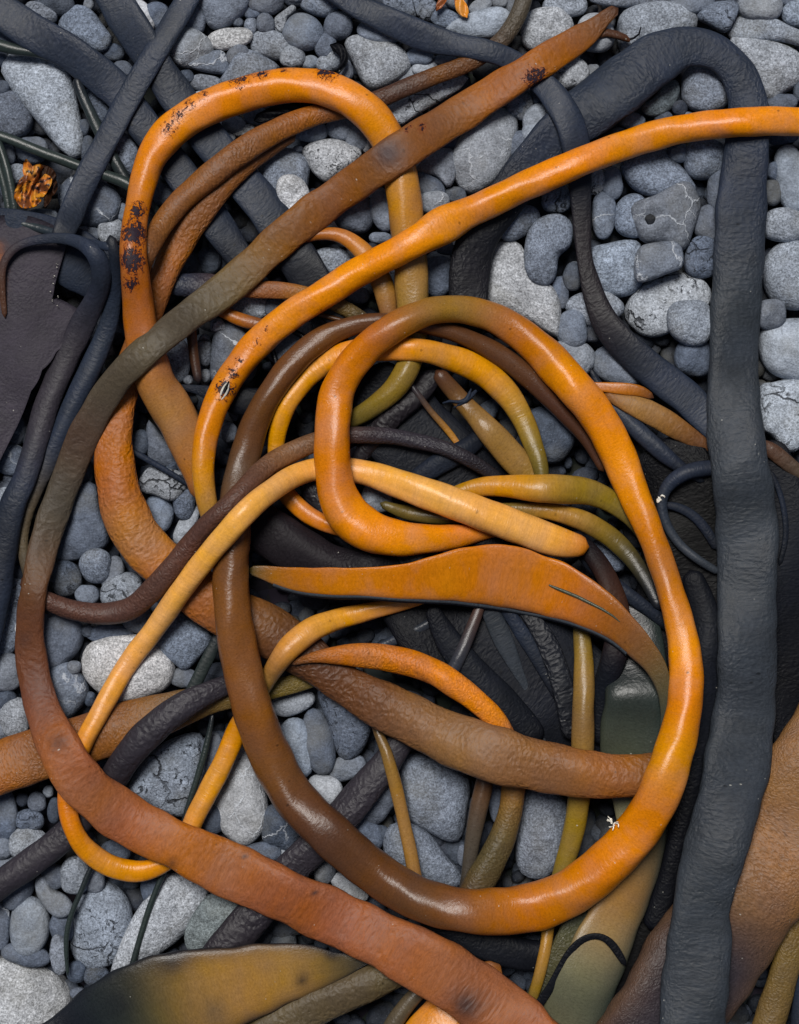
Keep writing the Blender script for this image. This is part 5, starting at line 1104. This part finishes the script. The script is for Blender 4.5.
# labels ------------------------------------------------------------------
def nearest(st, k=2):
    best = {}
    for s in STR:
        if s['C'][:, 2].max() < 9: continue
        C = s['C']; d_ = np.hypot(C[:, 0] - st['x'], C[:, 1] - st['y']) - C[:, 2] / 2; i = int(d_.argmin())
        ins = (0 <= C[i, 0] < 799) and (0 <= C[i, 1] < 1024)
        if ins: best[s['short']] = (d_[i], C[i, 0], C[i, 1])
    r = sorted(best.items(), key=lambda q: q[1][0])[:k]; return r
def side(dx, dy):
    if abs(dx) > abs(dy): return 'right of' if dx > 0 else 'left of'
    return 'below' if dy > 0 else 'above'
def words(st):
    r = st['r']; D = (r + np.roll(r, NT // 2)); mx, mn = D.max(), D.min(); A = mx * mn
    size = 'tiny' if A < 380 else 'small' if A < 1100 else 'medium' if A < 2600 else 'large'
    tone = {1: 'black', 2: 'dark', 3: 'dark', 4: 'dull', 5: 'grey', 6: 'light grey', 7: 'pale', 8: 'pale', 9: 'whitish'}[st['tone']]
    asp = mx / mn; shp = 'round' if asp < 1.25 else 'oval' if asp < 1.75 else 'long'
    return size, tone, shp
used = {}
def autolabel(st):
    size, tone, shp = words(st); nr = nearest(st, 4); tx = {'s': '', 'g': 'speckled', 'v': 'veined', 'c': 'pitted'}[st['kind']]
    ns, (d0, x0, y0) = nr[0]; sd = side(st['x'] - x0, st['y'] - y0)
    def ok(l): return l not in used and len(l.split()) <= 16
    noun = 'pebble' if size in ('tiny', 'small') else 'cobble'
    base = ' '.join(q for q in (size, tone, tx, shp, noun) if q)
    c = [f'{base} {sd} the {ns}']
    for (n2, (d2, x2, y2)) in nr[1:]:
        c += [f'{base} between the {ns} and the {n2}']
    # beside the closest hand-named cobble
    hs = sorted([q for q in STONES if q['label'] and q is not st], key=lambda q: math.hypot(q['x'] - st['x'], q['y'] - st['y']))[:3]
    for q in hs:
        c += [f"{size} {tone} {shp} {noun} {side(st['x'] - q['x'], st['y'] - q['y'])} the {' '.join(q['label'].split()[:6])}"]
    vert = 'top' if st['y'] < 205 else 'upper' if st['y'] < 410 else 'middle' if st['y'] < 615 else 'lower' if st['y'] < 820 else 'bottom'
    hor = 'left' if st['x'] < 266 else 'centre' if st['x'] < 533 else 'right'
    c += [f'{base} {sd} the {ns}, {vert} {hor}']
    for l in c:
        if ok(l): used[l] = 1; return l
    return None
for st in STONES:
    if st['label']: used[st['label']] = 1
GROUP = 'grey beach cobbles and pebbles under the kelp'
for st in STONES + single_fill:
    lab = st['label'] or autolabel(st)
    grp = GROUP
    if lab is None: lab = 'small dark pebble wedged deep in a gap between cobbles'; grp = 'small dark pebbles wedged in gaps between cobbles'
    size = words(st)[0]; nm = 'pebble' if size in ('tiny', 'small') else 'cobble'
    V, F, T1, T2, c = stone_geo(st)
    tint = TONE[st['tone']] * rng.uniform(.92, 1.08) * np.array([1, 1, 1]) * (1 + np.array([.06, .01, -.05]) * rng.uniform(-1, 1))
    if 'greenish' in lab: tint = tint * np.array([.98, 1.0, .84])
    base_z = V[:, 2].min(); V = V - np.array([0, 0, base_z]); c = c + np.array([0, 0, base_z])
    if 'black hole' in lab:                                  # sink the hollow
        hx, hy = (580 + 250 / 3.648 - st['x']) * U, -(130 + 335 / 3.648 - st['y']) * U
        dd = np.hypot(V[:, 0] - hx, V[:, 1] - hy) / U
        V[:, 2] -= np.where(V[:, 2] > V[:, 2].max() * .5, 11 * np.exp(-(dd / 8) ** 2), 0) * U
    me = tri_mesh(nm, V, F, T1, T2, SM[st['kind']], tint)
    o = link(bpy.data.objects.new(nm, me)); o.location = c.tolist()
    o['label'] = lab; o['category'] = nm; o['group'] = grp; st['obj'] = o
    if 'black hole' in lab:
        a = np.linspace(0, 2 * np.pi, 16, endpoint=False); top = V[:, 2].max()
        P_ = [(hx, hy, top - 5 * U)] ; rings_ = [(6.0, -8.0), (5.2, -6.4), (3.2, -5.2), (.05, -4.9)]
        VV = []
        for rr_, zz_ in rings_:
            for q, an_ in enumerate(a): VV.append((hx + rr_ * U * math.cos(an_) * (1 + .2 * math.sin(3 * an_)), hy + rr_ * 1.15 * U * math.sin(an_), top + zz_ * U))
        FF = [(i_ * 16 + q, i_ * 16 + (q + 1) % 16, (i_ + 1) * 16 + (q + 1) % 16, (i_ + 1) * 16 + q) for i_ in range(3) for q in range(16)]
        part('pit_pebble', np.array(VV) + np.array(o.location), np.array(FF), SM['s'], o, TONE[1] * .5)  # near-black pebble lying in the sunken hollow

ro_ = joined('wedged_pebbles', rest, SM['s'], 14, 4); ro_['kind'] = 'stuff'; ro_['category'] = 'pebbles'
ro_['label'] = 'tiny pebbles, toned dark for shade, packed in the deep gaps under cobbles and kelp'
ou = joined('beach_cobbles', outer, SM['g'], 22, 6); ou['kind'] = 'stuff'; ou['category'] = 'cobbles'
ou['label'] = 'grey cobbles of the surrounding shingle beach beyond the tangle'

# gravel bed below, out to the horizon; base colour darkened for shaded gaps
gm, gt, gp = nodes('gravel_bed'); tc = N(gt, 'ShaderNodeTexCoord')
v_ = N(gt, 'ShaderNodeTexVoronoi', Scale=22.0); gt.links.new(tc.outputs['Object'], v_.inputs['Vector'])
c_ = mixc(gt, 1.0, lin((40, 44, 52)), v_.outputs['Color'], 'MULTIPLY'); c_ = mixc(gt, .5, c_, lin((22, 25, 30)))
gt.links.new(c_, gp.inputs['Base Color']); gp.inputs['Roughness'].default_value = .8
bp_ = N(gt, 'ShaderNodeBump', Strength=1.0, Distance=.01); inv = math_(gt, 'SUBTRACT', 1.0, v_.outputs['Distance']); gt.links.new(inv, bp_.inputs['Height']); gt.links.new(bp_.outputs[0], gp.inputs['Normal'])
gs = 80.0; gz = -52 * U; nseg = 24
gx = np.linspace(-gs, gs, nseg); GV = [(x, y, gz + (0 if abs(x) < 5 and abs(y) < 5 else .02 * math.sin(x * .7) * math.cos(y * .6))) for y in gx for x in gx]
GF = [(r_ * nseg + c2, r_ * nseg + c2 + 1, (r_ + 1) * nseg + c2 + 1, (r_ + 1) * nseg + c2) for r_ in range(nseg - 1) for c2 in range(nseg - 1)]
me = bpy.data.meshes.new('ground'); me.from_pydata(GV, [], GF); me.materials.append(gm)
go = link(bpy.data.objects.new('ground', me)); go['kind'] = 'structure'; go['label'] = 'gravel bed, coloured dark for shade, under the cobbles'

# ---------------------------------------------------------------- crumpled amber scrap, top left
SEGN = 96
def scrap(name, outline, zb, amp, colf, mat, parent=None, label=None, seed=3, fq=1.0, rid=.8):
    n = 15; ox = np.array(outline, float); c = ox.mean(0); an = np.arctan2(ox[:, 1] - c[1], ox[:, 0] - c[0]) % (2 * np.pi); rr_ = np.hypot(*(ox - c).T); o_ = np.argsort(an)
    V, Cc = [], []; rg = 12; tt = np.linspace(0, 2 * np.pi, SEGN, endpoint=False); rad = np.interp(tt, an[o_], rr_[o_], period=2 * np.pi)
    for k in range(1, rg + 1):
        for q, t in enumerate(tt):
            x = c[0] + rad[q] * k / rg * math.cos(t); y = c[1] + rad[q] * k / rg * math.sin(t)
            zz_ = zb + amp * mnoise.noise(Vector((x * .09 * fq, y * .05 * fq, seed))) * 1.6 + amp * rid * (1 - abs(mnoise.noise(Vector(((x * .16 + y * .08) * fq, (y * .05 - x * .05) * fq, seed + 5)))) * 3)
            V.append((x, y, zz_)); Cc.append(colf(x, y))
    V.append((c[0], c[1], sum(v[2] for v in V[:SEGN]) / SEGN)); Cc.append(colf(*c)); V = [W(*v) for v in V]
    F = [((k) * SEGN + q, (k) * SEGN + (q + 1) % SEGN, (k + 1) * SEGN + (q + 1) % SEGN, (k + 1) * SEGN + q) for k in range(rg - 1) for q in range(SEGN)]
    ctr = len(V) - 1
    T = [(ctr, q, (q + 1) % SEGN) for q in range(SEGN)]
    V = np.array(V); V2 = V - np.array([0, 0, 1.6 * U]); m = len(V)
    faces = [f[::-1] for f in F] + [t for t in T] + [tuple(i_ + m for i_ in f) for f in F] + [tuple(i_ + m for i_ in t[::-1]) for t in T]
    faces += [((rg - 1) * SEGN + q, (rg - 1) * SEGN + (q + 1) % SEGN, m + (rg - 1) * SEGN + (q + 1) % SEGN, m + (rg - 1) * SEGN + q) for q in range(SEGN)]
    VV = np.vstack([V, V2]); CC = np.vstack([Cc, Cc])
    if parent is not None: VV = VV - np.array(parent.location)
    me = bpy.data.meshes.new(name); me.from_pydata(VV.tolist(), [], faces); me.polygons.foreach_set('use_smooth', np.full(len(faces), True))
    ca = me.color_attributes.new('Col', 'FLOAT_COLOR', 'POINT'); ca.data.foreach_set('color', np.hstack([CC, np.ones((len(CC), 1))]).astype(np.float32).ravel())
    ul = me.uv_layers.new(name='UVMap'); ids = np.empty(len(me.loops), np.int32); me.loops.foreach_get('vertex_index', ids)
    ul.data.foreach_set('uv', (VV[ids][:, :2] / U / 100).astype(np.float32).ravel())
    me.materials.append(mat); o = link(bpy.data.objects.new(name, me))
    if parent is not None: o.parent = parent
    else: set_origin(o)
    return o
def amber(x, y):
    f = mnoise.noise(Vector((x * .13, y * .13, 1))); g2 = mnoise.noise(Vector((x * .3, y * .3, 7)))
    c = PAL['G'] * .9 if f > .12 else PAL['Q'] if f > -.12 else PAL['R'] * .6
    if g2 < -.22: c = PAL['m'] * .8
    return c
lbo = BY['large dark blade at the left edge']
def bladec(x, y):
    e = min(1, max(0, (8 - x) / 14)) * min(1, max(0, (310 - y) / 60)) * min(1, max(0, (y - 238) / 12)) * (x > -6)
    return PAL['M'] * 1.5 * (1 - e) + PAL['B'] * .9 * e
lo_ = scrap('kelp_frond', lbo['sheet'], 13, 3.5, bladec, KM['black'], seed=21, fq=.22, rid=.15)
lo_['label'] = lbo['label']; lo_['category'] = 'kelp'; lbo['obj'] = lo_
for (x, y) in [(57, 264), (55, 281), (52, 294), (58, 300)]:
    for u_ in range(3):
        x1, y1 = x - .5 + rng.uniform(-1.4, 1.4), y + rng.uniform(-7, 7); R_ = rng.uniform(.2, .45); V, F = tube([(x1 - R_, y1, 14, .2), (x1, y1, 17, R_), (x1 + R_, y1 + R_, 17, R_), (x1 + 2 * R_, y1 + .6, 14, .2)], 6)
        part('salt_speck', V, F, SM['s'], lo_, PAL['W'] * .7)
sc_o = [(26, 158), (32, 166), (41, 164), (46, 174), (52, 178), (48, 190), (43, 197), (36, 206), (22, 208), (14, 198), (17, 186), (24, 176)]
am = scrap('seaweed_scrap', sc_o, 9, 5.5, amber, KM['smooth'])
am['label'] = 'crumpled amber seaweed scrap among pebbles at the upper left'; am['category'] = 'seaweed'
fl = scrap('dark_fold', [(40, 165), (52, 168), (56, 180), (52, 196), (44, 208), (40, 200), (46, 186), (42, 174)], 4, 4, lambda x, y: PAL['n'] * .5, KM['black'], am, seed=9)
